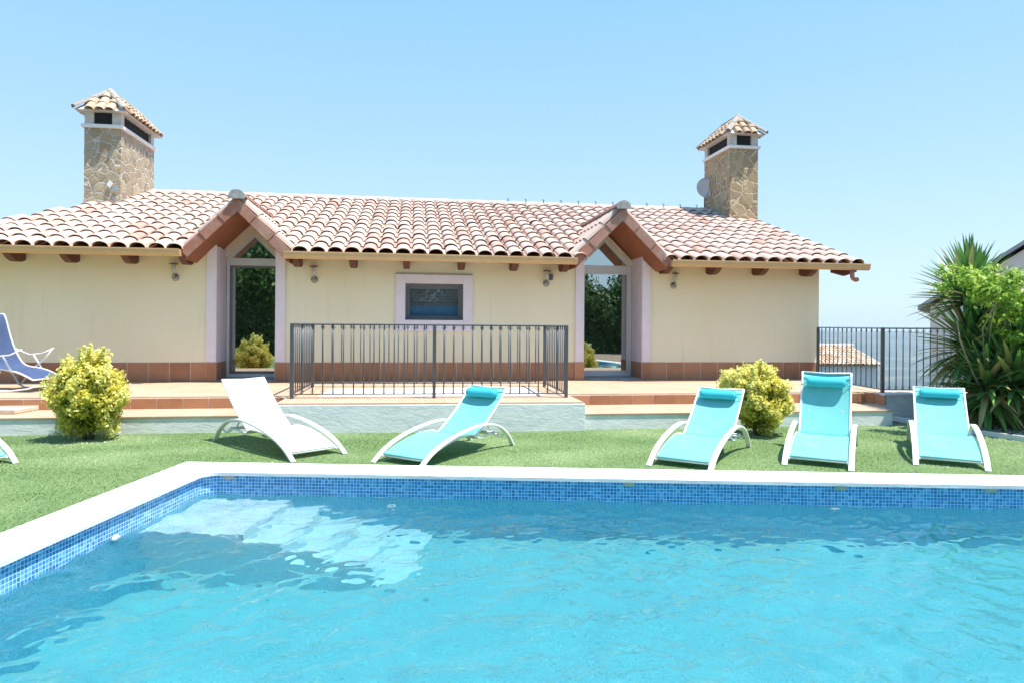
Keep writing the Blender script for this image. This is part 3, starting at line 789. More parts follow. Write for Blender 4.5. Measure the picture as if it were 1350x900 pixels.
def door(gi):
    a, c = DO[gi]; gx, gh = GC[gi]; a += .015; c -= .015; mid = (a + c) / 2; y = .56; hw = (c - a) / 2
    zt0, zt1 = 2.40, 2.53
    t = MB(); f = .05
    fr = MB(); fr.box(a, y, TZ + .0, a + f, y + .06, zt0); fr.box(c - f, y, TZ, c, y + .06, zt0)
    fr.box(a + f, y, TZ, c - f, y + .06, TZ + .09); fr.box(a, y - .004, zt0, c, y + .064, zt1)
    zap = zt1 + hw - .02
    for sg in (-1, 1):   # triangle frame
        fr.prism([(mid + sg * hw, zt1), (mid, zap), (mid, zap - .07), (mid + sg * (hw - .085), zt1)], y, y + .06, 'y')
    F = fr.build('door_frame', M['alu'], villa, bevel=.004)
    inn_ = MB(); q = .035
    x0, x1, z0, z1 = a + f + .004, c - f - .004, TZ + .093, zt0 - .003
    inn_.box(x0, y + .012, z0, x0 + q, y + .048, z1); inn_.box(x1 - q, y + .012, z0, x1, y + .048, z1); inn_.box(x0 + q, y + .012, z0, x1 - q, y + .048, z0 + .045); inn_.box(x0 + q, y + .012, z1 - q, x1 - q, y + .048, z1)
    inn_.build('door_leaf', M['alu'] if gi else M['alu_dark'], F)
    gl = MB().box(x0 + q, y + .028, z0 + .045, x1 - q, y + .034, z1 - q); gl.build('glass_pane', M['glass'], F)
    g2_ = MB().prism([(mid - hw + .085, zt1), (mid + hw - .085, zt1), (mid, zap - .075)], y + .028, y + .034, 'y'); g2_.build('gable_pane', M['glass'], F)
    # cream trim following the gable
    tr = MB()
    for sg in (-1, 1):
        tr.prism([(mid + sg * (hw + .03), zt1 - .03), (mid + sg * (hw + .03), 3.15 - abs(mid + sg * (hw + .03) - gx) + .03), (gx, 3.17), (mid, zap + .0), (mid + sg * (hw - .0), zt1)], y - .03, y + .055, 'y')
    tr.build('gable_trim', M['trimcream'], villa)
    th_ = MB().box(a, -.0, TZ + .0005, c, y - .002, TZ + .03); th_.build('door_sill', M['cement_grey'], villa)
    # dim room behind the glass
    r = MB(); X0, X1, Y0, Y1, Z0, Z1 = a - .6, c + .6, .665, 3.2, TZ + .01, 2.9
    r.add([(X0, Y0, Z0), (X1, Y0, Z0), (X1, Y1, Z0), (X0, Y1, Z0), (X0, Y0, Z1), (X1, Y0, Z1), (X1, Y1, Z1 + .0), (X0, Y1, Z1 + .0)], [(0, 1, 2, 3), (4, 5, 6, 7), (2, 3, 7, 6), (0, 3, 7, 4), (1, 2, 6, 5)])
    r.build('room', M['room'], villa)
    cu = MB(); n = 26; xs = [(c - .20 if gi == 0 else c - .10) + (.16 if gi == 0 else .08) * k / n for k in range(n + 1)]
    vs = [(x, y + .16 + .02 * math.sin(k * 1.5), z) for z in (TZ + .05, 2.5) for k, x in enumerate(xs)]
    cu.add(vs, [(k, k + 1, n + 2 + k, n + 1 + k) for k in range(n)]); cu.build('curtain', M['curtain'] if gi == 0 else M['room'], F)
door(0); door(1)

def window():
    x0, x1, z0, z1 = -1.92, -.88, 1.44, 2.105
    s = MB(); o0, o1, b0, b1 = -2.08, -.72, 1.25, 2.255
    s.box(o0, -.045, b0, x0 + .01, -.001, b1); s.box(x1 - .01, -.045, b0, o1, -.001, b1); s.box(x0 + .01, -.045, z1 - .01, x1 - .01, -.001, b1); s.box(x0 + .01, -.045, b0, x1 - .01, -.001, z0 + .01)
    s.build('window_surround', M['lilac'], villa, bevel=.006)
    y = .12; f = MB()
    rv = MB(); rv.box(x0 - .012, -.0005, z0 - .012, x0, y + .1, z1 + .012); rv.box(x1, -.0005, z0 - .012, x1 + .012, y + .1, z1 + .012); rv.box(x0, -.0005, z1, x1, y + .1, z1 + .012); rv.box(x0, -.0005, z0 - .012, x1, y + .1, z0)
    rv.build('window_reveal', M['lilac'], villa)
    f.box(x0, y, z0, x0 + .05, y + .05, z1); f.box(x1 - .05, y, z0, x1, y + .05, z1); f.box(x0 + .05, y, z1 - .06, x1 - .05, y + .05, z1); f.box(x0 + .05, y, z0, x1 - .05, y + .05, z0 + .05)
    F = f.build('window_frame', M['alu_dark'], villa, bevel=.004)
    l = MB(); a, c, d, e = x0 + .055, x1 - .055, z0 + .053, z1 - .065
    l.box(a, y + .01, d, a + .03, y + .04, e); l.box(c - .03, y + .01, d, c, y + .04, e); l.box(a + .03, y + .01, e - .03, c - .03, y + .04, e); l.box(a + .03, y + .01, d, c - .03, y + .04, d + .03)
    l.build('window_sash', M['alu_dark'], F)
    MB().box(a + .03, y + .022, d + .03, c - .03, y + .028, e - .03).build('window_pane', M['glass_clear'], F)
    bl = MB(); z = d + .22
    while z < e: bl.box(a, y + .07, z, c, y + .078, z + .052); z += .056
    bl.build('window_blind', M['blind'], F)
    MB().box(a, y + .085, d, c, y + .09, d + .22).build('added_blue_panel', M['panelblue'], F)  # blue light of the lower pane, put in as an added coloured panel
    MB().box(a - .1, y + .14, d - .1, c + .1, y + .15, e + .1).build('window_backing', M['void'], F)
window()

def eaves():
    def gut(x0, x1):
        b = MB(); p = []
        for k in range(9): t = math.pi * k / 8; p.append((-.665 - .055 * math.cos(t) * -1 * -1, 2.50 - .06 * math.sin(t)))
        prof = [(-.605, 2.535), (-.605, 2.47), (-.625, 2.442), (-.665, 2.432), (-.705, 2.445), (-.722, 2.48), (-.726, 2.535), (-.738, 2.545), (-.738, 2.530), (-.732, 2.524), (-.728, 2.48), (-.709, 2.440), (-.665, 2.426), (-.620, 2.436), (-.599, 2.468), (-.599, 2.535)]
        b.prism(prof, x0, x1, 'x')
        for xx in (x0 - .006, x1): b.prism([(-.599, 2.535), (-.599, 2.468), (-.620, 2.436), (-.665, 2.426), (-.709, 2.440), (-.728, 2.48), (-.732, 2.535)], xx, xx + .006, 'x')
        return b.build('gutter', M['gutter'], villa)
    gut(-9.6, -5.46); gut(-3.86, 1.03); gr = gut(2.75, 6.56)
    dp = MB().tube([(6.24, -.66, 2.46), (6.24, -.66, 2.36), (6.245, -.655, 2.31), (6.27, -.65, 2.27), (6.32, -.65, 2.25), (6.36, -.65, 2.265)], .040, 10)
    dp.build('downspout', M['rake'], gr)
    fb = MB()
    for x0, x1 in ((-9.6, -5.43), (-3.80, 1.02), (2.74, 6.5)): fb.box(x0, -.597, 2.455, x1, -.575, 2.53)
    fb.build('fascia', M['gutter'], villa)
    for x in (-8.10, -7.28, -6.37, -5.50, -3.72, -2.79, -1.89, -.94, -.01, .90, 2.80, 3.73, 4.65, 5.62):
        b = MB(); zt = 2.44
        b.prism([(-.02, 2.60), (-.02, 2.37), (-.12, 2.335), (-.28, 2.33), (-.40, 2.375), (-.49, 2.44), (-.53, 2.47), (-.53, 2.49)], x - .055, x + .055, 'x')
        b.build('rafter_end', M['wood'], villa, bevel=.006)
    # beam carrying the overhang past the corner
    b = MB(); b.prism([(6.001, 2.40), (6.25, 2.34), (6.48, 2.42), (6.48, 2.46), (6.001, 2.60)], -.45, -.36, 'y'); b.build('corner_rafter', M['wood'], villa)
eaves()

def chimney(x0, x1, y0, y1, zb, zl, zo, zc, za, stone, ov=.14):
    b = MB()
    nx, ny, nz_ = 12, 24, 34
    # rubble shaft with real relief
    def rough(p):
        v = Vector(p) * 5.0; c = noise.cell(Vector((v.x * .9, v.y * .9, v.z * .9)))
        return .012 * noise.noise(v * 1.3) + .012 * c * 0 + .008 * noise.noise(v * 3.1)
    def face(f, nu, nv):
        vs = []; 
        for j in range(nv + 1):
            for i in range(nu + 1):
                p, nn = f(i / nu, j / nv); e = 0 if i in (0, nu) else 1
                vs.append(Vector(p) + Vector(nn) * rough(p) * (1 if e else .6))
        fs = [(j * (nu + 1) + i, j * (nu + 1) + i + 1, (j + 1) * (nu + 1) + i + 1, (j + 1) * (nu + 1) + i) for j in range(nv) for i in range(nu)]
        b.add(vs, fs, smooth=True)
    face(lambda u, v: ((x0 + (x1 - x0) * u, y0, zb + (zl - zb) * v), (0, -1, 0)), nx * 2, nz_)
    face(lambda u, v: ((x0 + (x1 - x0) * u, y1, zb + (zl - zb) * v), (0, 1, 0)), nx * 2, nz_)
    face(lambda u, v: ((x0, y0 + (y1 - y0) * u, zb + (zl - zb) * v), (-1, 0, 0)), ny, nz_)
    face(lambda u, v: ((x1, y0 + (y1 - y0) * u, zb + (zl - zb) * v), (1, 0, 0)), ny, nz_)
    ch = b.build('chimney', stone, villa)
    MB().box(x0 - .05, y0 - .05, zl - .002, x1 + .05, y1 + .05, zl + .07).build('chimney_ledge', M['coping'], ch, bevel=.008)
    w_ = .17
    for xa in (x0, x1 - w_):
        for ya in (y0, y1 - w_): MB().box(xa, ya, zl + .07, xa + w_, ya + w_, zo).build('chimney_post', M['concrete'], ch, bevel=.005)
    MB().box(x0 + .06, y0 + .06, zl + .0705, x1 - .06, y1 - .06, zo - .002).build('opening_shade_fill', M['void'], ch)  # solid black block, paints the dark of the open cap
    MB().box(x0 - .06, y0 - .06, zo, x1 + .06, y1 + .06, zo + .04).build('cap_slab', M['concrete'], ch)
    # tiled cap
    X0, X1, Y0, Y1 = x0 - ov, x1 + ov, y0 - ov, y1 + ov; hx = (X1 - X0) / 2; cx = (X0 + X1) / 2
    A0 = Vector((cx, Y0 + hx * 1.0, za)); A1 = Vector((cx, Y1 - hx * 1.0, za))
    if A1.y < A0.y: A0 = A1 = Vector((cx, (Y0 + Y1) / 2, za))
    c00, c10, c11, c01 = (Vector((x, y, zc)) for x, y in ((X0, Y0), (X1, Y0), (X1, Y1), (X0, Y1)))
    core = MB(); core.add([c00, c10, c11, c01, A0, A1], [(0, 1, 4), (1, 2, 5, 4), (2, 3, 5), (3, 0, 4, 5), (0, 3, 2, 1)])
    core.build('cap_core', M['concrete'], ch)
    t = MB()
    for e0, e1, t0, t1 in ((c00, c10, A0, A0), (c10, c11, A0, A1), (c11, c01, A1, A1), (c01, c00, A1, A0)):
        ex = (e1 - e0); L = ex.length; ex.normalize(); m = (e0 + e1) / 2; tm = (t0 + t1) / 2
        ey = tm - m; ey -= ex * ey.dot(ex); SLn = ey.length; ey.normalize(); pitch = .19; n = max(2, round(L / pitch)); pitch = L / n
        expo = SLn / 3; cells = []
        u0 = (t0 - e0).dot(ex); u1 = (t1 - e0).dot(ex)
        for i in range(n):
            xx = (i + .5) * pitch
            for j in range(3):
                f = (j + .75) / 3; lo, hi = u0 * f, L + (u1 - L) * f
                if lo - .02 < xx < hi + .02: cells.append((xx, j * expo - .03))
        tile_field(t, e0 + Vector((0, 0, .01)), ex, ey, cells, pitch, expo, rise=.02, seg=6)
    t.build('cap_tiles', M['roofold'], ch)
    h = MB()
    for a, c in ((c00, A0), (c10, A0), (c11, A1), (c01, A1)): ridge_run(h, a + Vector((0, 0, .03)), c + Vector((0, 0, .035)), .075, .35, 8)
    if (A1 - A0).length > .1: ridge_run(h, A0 + Vector((0, 0, .03)), A1 + Vector((0, 0, .03)), .07, .4, 8)
    h.lathe([(.09, 0), (.08, .05), (.04, .09), (.005, .10)], (A0.x, A0.y, A0.z + .01), 10)
    h.build('cap_hips', M['ridgeold'], ch)
    return ch
def mat_oldroof():
    m = N('aged_ochre_roof_tile'); a = m.attr(); v = m.coord()
    base = m.ramp(a.outputs['Fac'], [(0, (.38, .24, .15)), (.5, (.50, .36, .23)), (1, (.56, .43, .30))])
    n2 = m.ramp(m.noise(9, 6, .7, v), [(.5, (0, 0, 0)), (.72, (1, 1, 1))])
    c = m.mix(m.mix(.75, (0, 0, 0), n2), base, (.22, .19, .16)); m.bsdf(c, .9, m.bump(m.noise(40, 5, .6, v), .4, .005)); return m.m
M['roofold'] = mat_oldroof(); M['ridgeold'] = plain('lichened_hip_tile', (.36, .32, .28), .9, var=.35, scale=16)
c1 = chimney(-8.49, -7.79, 2.95, 4.78, 3.5, 5.37, 5.72, 5.70, 6.20, M['stoneL'])
c2 = chimney(5.80, 6.52, 3.38, 4.85, 3.5, 5.69, 6.04, 6.02, 6.52, M['stoneR'])
# plaque and blue ornament on the left stack
MB().prism([(-.0, .07), (.06, .0), (.0, -.09), (-.06, -.02)], -.02, 0, 'y').build('wall_plaque', M['plastic'], c1, (-7.98, 2.925, 4.22))
MB().prism([(-.03, .03), (.03, .04), (.05, -.03), (-.02, -.04)], -.02, 0, 'y').build('wall_plaque', M['panelblue'], c1, (-7.88, 2.925, 4.12))

def sconce(s, label, box=False):
    x, y, z = HF(s, 0, 0); e = empty('wall_lamp', (x, y, 2.13), TH); tag(e, label, 'wall lamp', 'wall lamps under the eaves')
    MB().lathe([(.055, 0), (.06, .008), (.05, .028), (.02, .035)], seg=20).build('wall_plate', M['lampmetal'], e, (0, -.001, 0), rot=(R(90), 0, 0))
    MB().tube([(0, -.03, 0), (0, -.085, .005), (0, -.1, .04), (0, -.1, .07)], .012, 8).build('lamp_arm', M['lampmetal'], e)
    MB().lathe([(.03, .07), (.034, .08), (.034, .21), (.030, .215)], (0, -.1, 0), 16).build('lamp_glass', M['lampglass'], e)
    MB().lathe([(.075, .215), (.07, .225), (.03, .236), (.008, .24)], (0, -.1, 0), 18).build('lamp_cap', M['rail'], e)
    if box: MB().box(.045, -.10, .06, .11, -.03, .17).build('sensor_box', M['rail'], e, bevel=.006)
sconce(-5.74, 'steel and glass wall lamp left of the left gabled door')
sconce(-3.47, 'steel and glass wall lamp right of the left gabled door')
sconce(.62, 'steel and glass wall lamp with black sensor box left of the right gabled door', True)
sconce(3.05, 'steel and glass wall lamp right of the right gabled door')

def dish(loc, r, aim, label):
    e = empty('satellite_dish', loc, aim); tag(e, label, 'satellite dish')
    prof = [(r * k / 8, .25 * r * (k / 8) ** 2) for k in range(9)]; prof[0] = (.005, 0)
    b = MB().lathe(prof + [(r * 1.01, .25 * r + .008), (r * .5, .07 * r - .02), (.005, -.02)], seg=28); b.build('dish_bowl', M['dishgrey'], e, rot=(R(82), 0, 0))
    MB().tube([(0, -.25 * r, -r * .95), (0, -r * 1.1, -.1 * r)], .01, 6).build('feed_arm', M['lampmetal'], e)
    MB().tube([(0, .03, 0), (0, .14, -.02), (0.0, .14, -.5)], .018, 8).build('dish_mast', M['lampmetal'], e)
M['dishgrey'] = plain('pale_grey_dish_enamel', (.62, .62, .64), .5, var=.05)
x, y, z = HF(5.72, 4.55, 4.86 + 0); dish((x, y, 4.93), .27, TH - R(8), 'pale grey round satellite dish behind the left side of the right chimney')

# ------------------------------------------------------------------ railings
def baluster_mesh(h, scroll=.024):
    b = MB(); b.tube([(0, 0, 0), (0, 0, h)], .009, 6)
    for z0, sg in ((.012, 1), (h - .012, -1)):
        for sx in (-1, 1):
            pts = []
            for k in range(9):
                t = k / 8 * 4.4; r = scroll * (1 - .09 * k)
                pts.append((sx * (r * .0 + scroll * .55 + scroll * .5 * math.cos(math.pi - t)), 0, z0 + sg * (.012 + scroll * .5 * math.sin(t) + scroll * .3)))
            b.tube(pts, .0035, 4)
    b.lathe([(.006, 0), (.011, .01), (.011, .022), (.006, .034)], (0, 0, .0), 8)
    o = b.build('baluster', M['rail']); me = o.data; bpy.data.objects.remove(o); return me
BAL = baluster_mesh(.914)
def railing(label, runs, posts, z0, cat='railing', z_top=1.378):
    """runs: list of (p0, p1, n_bars); posts: list of xy"""
    e = empty('railing', (posts[0][0], posts[0][1], z0)); tag(e, label, cat)
    ox, oy = posts[0]
    for p in posts:
        MB().box(-.022, -.022, 0, .022, .022, z_top - z0 - .006).build('post', M['rail'], e, (p[0] - ox, p[1] - oy, 0), rot=(0, 0, math.atan2(runs[0][1][1] - runs[0][0][1], runs[0][1][0] - runs[0][0][0])))
    for p0, p1, n in runs:
        d = Vector((p1[0] - p0[0], p1[1] - p0[1])); L = d.length; a = math.atan2(d.y, d.x); loc = (p0[0] - ox, p0[1] - oy, 0)
        MB().box(-.022, -.021, z_top - z0 - .0055, L + .022, .021, z_top - z0 + .004).build('top_rail', M['railtop'], e, loc, rot=(0, 0, a))
        MB().box(.02, -.010, z_top - z0 - .022, L - .02, .010, z_top - z0 - .008).build('upper_bar', M['rail'], e, loc, rot=(0, 0, a))
        MB().box(.02, -.010, .052, L - .02, .010, .066).build('lower_bar', M['rail'], e, loc, rot=(0, 0, a))
        dn = d.normalized()
        for k in range(n):
            t = L * (k + 1) / (n + 1)
            if any(abs(((Vector(p) - Vector(p0)).dot(dn)) - t) < .035 and abs((Vector(p) - Vector(p0)).cross(dn) if False else 0) < .1 and ((Vector(p) - Vector(p0)) - dn * t).length < .04 for p in posts): continue
            o = bpy.data.objects.new('baluster', BAL); link(o, e); o.location = (p0[0] - ox + dn.x * t, p0[1] - oy + dn.y * t, .063); o.rotation_euler = (0, 0, a)
    return e
M['railtop'] = plain('pale_grey_handrail', (.50, .50, .52), .4, metallic=.3, var=.2)  # handrail top, paler grey than the bars
fl_, fr_, br_, bl_ = HF(-3.365, -2.82)[:2], HF(.335, -2.95)[:2], HF(.36, -1.25)[:2], HF(-3.33, -1.15)[:2]
fm_ = ((fl_[0] + fr_[0]) / 2 + .03, (fl_[1] + fr_[1]) / 2)
railing('dark grey iron railing enclosing the light well in front of the small window', [(fl_, fm_, 13), (fm_, fr_, 13), (fr_, br_, 11), (bl_, br_, 24), (fl_, bl_, 11)], [fl_, fm_, fr_, br_, bl_], TZ)
railing('dark iron railing at the terrace end between villa corner and palm plants', [((5.84, 13.02), (5.66, 10.42), 13), ((5.66, 10.42), (8.6, 10.46), 27)], [(5.84, 13.02), (5.66, 10.42), (8.6, 10.46)], TZ)

# ------------------------------------------------------------------ loungers
def bez(pts, n):
    """Catmull-Rom through 2D points"""
    P = [Vector(p) for p in pts]; P = [P[0] * 2 - P[1]] + P + [P[-1] * 2 - P[-2]]; out = []
    for i in range(1, len(P) - 2):
        for k in range(n):
            t = k / n; out.append(.5 * ((2 * P[i]) + (P[i + 1] - P[i - 1]) * t + (2 * P[i - 1] - 5 * P[i] + 4 * P[i + 1] - P[i + 2]) * t * t + (3 * P[i] - P[i - 1] - 3 * P[i + 1] + P[i + 2]) * t ** 3))
    out.append(P[-2]); return out
def lounger(loc, ang, back_deg, fabric, label, pillow=True, L=1.66, pm=None):
    e = empty('sun_lounger', loc, ang); tag(e, label, 'sun lounger', 'sun loungers on the lawn')
    k = L / 1.66; HW = .30
    arc = [(0, 0), (.17, .115), (.40, .205), (.72, .275), (1.05, .305), (1.32, .262), (1.52, .145), (1.64, .0)]
    A = bez([(x * k, z) for x, z in arc], 5)
    for sy in (-1, 1):
        MB().tube([(p[0], sy * HW, p[1] + .002) for p in A], .02, 4, flat=(.026, .011)).build('side_arc', M['whiteframe'], e, bevel=.004)
    # lower inner rail carrying the seat
    IN = bez([(x * k, z) for x, z in [(.10, .055), (.35, .150), (.65, .215), (.90, .215), (1.02, .165), (1.25, .185), (1.42, .13), (1.50, .15)]], 4)
    for sy in (-1, 1):
        MB().tube([(p[0], sy * (HW - .033), p[1] - .004) for p in IN], .011, 8).build('inner_rail', M['whiteframe'], e)
    S = bez([(x * k, z) for x, z in [(.11, .078), (.30, .150), (.52, .205), (.74, .228), (.92, .205), (.985, .185)]], 4)
    def sling(path, hw, name, mat, sag, endsag=0):
        nx = 12; n = len(path); vs = []
        for i, p in enumerate(path):
            t = i / (n - 1); q0, q1 = path[max(i - 1, 0)], path[min(i + 1, n - 1)]; d = (q1 - q0).normalized(); nn = Vector((-d.y, d.x))
            for j in range(nx + 1):
                u = j / nx * 2 - 1; s_ = -sag * (1 - u * u) * math.sin(math.pi * min(1, max(0, t))) - endsag * (1 - u * u) * (t ** 6)
                q = p + nn * s_; vs.append((q[0] - d.x * endsag * (1 - u * u) * (1 if t > .99 else 0), u * hw, q[1]))
        m_ = nx + 1; N0 = len(vs); vs += [(v[0], v[1], v[2] - .004) for v in vs]
        fs = [(i * m_ + j, i * m_ + j + 1, (i + 1) * m_ + j + 1, (i + 1) * m_ + j) for i in range(n - 1) for j in range(nx)]
        fs += [tuple(N0 + q for q in reversed(f)) for f in fs]
        fs += [(j, N0 + j, N0 + j + 1, j + 1) for j in range(nx)] + [((n - 1) * m_ + j, (n - 1) * m_ + j + 1, N0 + (n - 1) * m_ + j + 1, N0 + (n - 1) * m_ + j) for j in range(nx)]
        b = MB(); b.add(vs, fs, .5, smooth=True); return b.build(name, mat, e)
    sling(S, HW - .038, 'seat_sling', fabric, .012)
    q = S[0]; MB().tube([(q[0] + .008, -(HW - .042), q[1] + .002), (q[0] + .008, (HW - .042), q[1] + .002)], .007, 8).build('hem', fabric, e)
    a = R(back_deg); p0 = Vector((.96 * k, .185)); BL = .78 * k
    def bk(t): # slightly curved back
        return p0 + Vector((math.cos(a), math.sin(a))) * BL * t + Vector((-math.sin(a), math.cos(a))) * (-.03 * math.sin(math.pi * t))
    Bp = [bk(i / 12) for i in range(13)]
    sling(Bp, HW - .045, 'back_sling', fabric, .014, .010)
    nb = Vector((-math.sin(a), math.cos(a)))
    for sy in (-1, 1):
        MB().tube([(p[0], sy * (HW - .045), p[1]) for p in Bp], .0125, 8).build('back_rail', M['whiteframe'], e)
    hm_ = Bp[-2]; MB().tube([(hm_[0] - .006 * math.sin(a), (HW - .05) * (k_ / 6 - 1), hm_[1] + .002 - .018 * (1 - (k_ / 6 - 1) ** 2)) for k_ in range(13)], .0035, 6).build('hem', fabric, e)
    t_ = Bp[-1]; MB().tube([(t_[0], -(HW - .045), t_[1]), (t_[0] - .0, 0, t_[1] - .012), (t_[0], HW - .045, t_[1])], .010, 8).build('top_bar', M['whiteframe'], e)
    for x, z in ((.12 * k, .062), (1.0 * k, .168), (1.30 * k, .19)):
        MB().tube([(x, -(HW - .01), z), (x, HW - .01, z)], .011, 8).build('cross_bar', M['whiteframe'], e)
    st = bk(.42); ft = Vector((1.40 * k, .135))
    for sy in (-1, 1):
        MB().tube([(st[0], sy * .17, st[1] - .01), (ft[0], sy * .17, ft[1] + .02)], .008, 6).build('back_brace', M['whiteframe'], e)
    MB().tube([(ft[0], -.26, ft[1] + .02), (ft[0], .26, ft[1] + .02)], .010, 8).build('cross_bar', M['whiteframe'], e)
    if pillow:
        c = bk(.82) + nb * .052; b = MB()
        rr = .052; prof = [(0.0, -.205), (rr * .7, -.20), (rr * .95, -.185), (rr, -.16), (rr * 1.02, 0), (rr, .16), (rr * .95, .185), (rr * .7, .20), (.0, .205)]
        seg = 18; vs = []
        for r_, y in prof:
            for q in range(seg):
                t = 2 * math.pi * q / seg; lx, lz = r_ * math.cos(t) * 1.15, r_ * math.sin(t) * .9
                wob = 1 + .03 * math.sin(3 * t + y * 20)
                vs.append((c[0] + (math.cos(a) * lx - math.sin(a) * lz) * wob, y, c[1] + (math.sin(a) * lx + math.cos(a) * lz) * wob))
        n = len(prof); b.add(vs, [(i * seg + q, i * seg + (q + 1) % seg, (i + 1) * seg + (q + 1) % seg, (i + 1) * seg + q) for i in range(n - 1) for q in range(seg)], .5, True)
        P = b.build('pillow', pm or M['turq2'], e)
        for sy in (-1, 1):
            q = bk(.80) + nb * .012; MB().tube([(c[0], sy * .20, c[1]), (q[0], sy * .235, q[1]), (q[0], sy * .262, q[1])], .004, 5).build('strap', pm or M['turq2'], P)
    return e
def place(FR, FL, ang_dir, **k):
    mx, my = (FR[0] + FL[0]) / 2, (FR[1] + FL[1]) / 2
    return lounger((mx, my, 0), math.atan2(ang_dir[1], ang_dir[0]), **k)
def from_right(FR, d, **k):
    d = Vector(d).normalized(); l = Vector((-d.y, d.x)) * .6; return place(FR, (FR[0] + l.x, FR[1] + l.y), d, **k)
def from_left(FL, d, **k):
    d = Vector(d).normalized(); l = Vector((d.y, -d.x)) * .6; return place((FL[0] + l.x, FL[1] + l.y), FL, d, **k)
from_left((-2.16, 6.78), (-.735, .68), back_deg=39, fabric=M['whitefab'], label='white lounger with no pillow standing in front of the plinth', pillow=False, L=1.80)
from_right((-.87, 6.46), (.54, .84), back_deg=38, fabric=M['turq'], label='turquoise lounger in front of the railed plinth beside the white lounger')
from_right((1.87, 6.42), (.52, .854), back_deg=38, fabric=M['turq'], label='turquoise lounger in front of the yellow bush at right')
from_left((2.73, 6.82), (.47, .88), back_deg=60, fabric=M['turq'], label='turquoise lounger with the steepest raised back, in front of the terrace step corner')
from_left((4.07, 6.86), (.47, .88), back_deg=36, fabric=M['turq'], label='turquoise lounger nearest the palm plants', L=1.75)
from_right((-4.80, 6.62), (-.86, .50), back_deg=40, fabric=M['turq'], label='turquoise lounger cut off at the left edge, only its white arc showing')

# blue recliner on the terrace
def recliner():
    X0, Y0 = -7.15, 9.92
    e = empty('recliner', (X0, Y0, TZ), R(-3)); tag(e, 'denim blue folding recliner with white tube frame on the terrace', 'recliner')
    P = bez([(-.52, 1.10), (-.46, 1.06), (-.36, .72), (-.24, .46), (-.12, .34), (.10, .30), (.24, .26), (.42, .175)], 5)
    hw = .27; n = len(P); vs = []
    nx = 8
    for p in P:
        for j in range(nx + 1):
            u = j / nx * 2 - 1; vs.append((p[0], u * hw, p[1] - .015 * (1 - u * u)))
    m_ = nx + 1; N0 = len(vs); vs += [(v[0] + .002, v[1], v[2] - .005) for v in vs]
    fs = [(i * m_ + j, i * m_ + j + 1, (i + 1) * m_ + j + 1, (i + 1) * m_ + j) for i in range(n - 1) for j in range(nx)]; fs += [tuple(N0 + q for q in reversed(f)) for f in fs]
    b = MB(); b.add(vs, fs, .5, True); b.build('sling', M['bluefab'], e)
    for sy in (-1, 1):
        MB().tube([(p[0], sy * (hw + .012), p[1]) for p in P], .013, 8).build('side_rail', M['whiteframe'], e)
        MB().tube([(-.34, sy * .30, .60), (-.10, sy * .31, .50), (.10, sy * .31, .52), (.28, sy * .31, .60)], .011, 8).build('armrest', M['whiteframe'], e)
        MB().tube([(-.50, sy * .29, .34), (-.34, sy * .29, .22), (-.24, sy * .29, .06), (-.14, sy * .29, .015), (.10, sy * .29, .015), (.36, sy * .29, .05), (.46, sy * .29, .085)], .013, 8).build('base_tube', M['whiteframe'], e)
        MB().tube([(-.22, sy * .29, .055), (-.02, sy * .29, .30), (.16, sy * .29, .44), (.28, sy * .29, .60)] if sy > 0 else [(-.22, sy * .29, .055), (-.05, sy * .29, .29)], .011, 8).build('front_leg', M['whiteframe'], e)
        MB().tube([(.12, sy * .29, .285), (-.02, sy * .29, .50)], .012, 8).build('arm_support', M['whiteframe'], e)
    for x, z in ((-.14, .015), (.44, .075), (.42, .172), (-.52, 1.10)): MB().tube([(x, -.29, z), (x, .29, z)], .011, 8).build('cross_tube', M['whiteframe'], e)
recliner()

# ------------------------------------------------------------------ plants
def blob_points(n, c, r, shell=.72, lump=.22, seed=0, flat=0):
    d = rng.normal(0, 1, (n, 3)); d /= np.linalg.norm(d, axis=1, keepdims=True)
    rad = np.array([1 + lump * noise.noise(Vector(v) * 2.2 + Vector((seed, 0, 0))) * 1.6 + lump * .5 * noise.noise(Vector(v) * 5.5 + Vector((0, seed, 0))) for v in d])
    f = shell + (1 - shell) * rng.uniform(0, 1, n) ** .6
    f = np.where(rng.uniform(0, 1, n) < .15, f * rng.uniform(.5, 1, n), f)
    p = d * (rad * f)[:, None] * np.array(r)
    if flat: k = p[:, 2] > -r[2] * flat; p = p[k]; d = d[k]
    return p + np.array(c), d
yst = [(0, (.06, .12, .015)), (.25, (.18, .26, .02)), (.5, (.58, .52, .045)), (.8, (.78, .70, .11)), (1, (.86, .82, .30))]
M['yleaf'] = mat_leaf('variegated_yellow_leaf', yst, .35); M['stem'] = plain('brown_stem', (.16, .11, .07), .9)
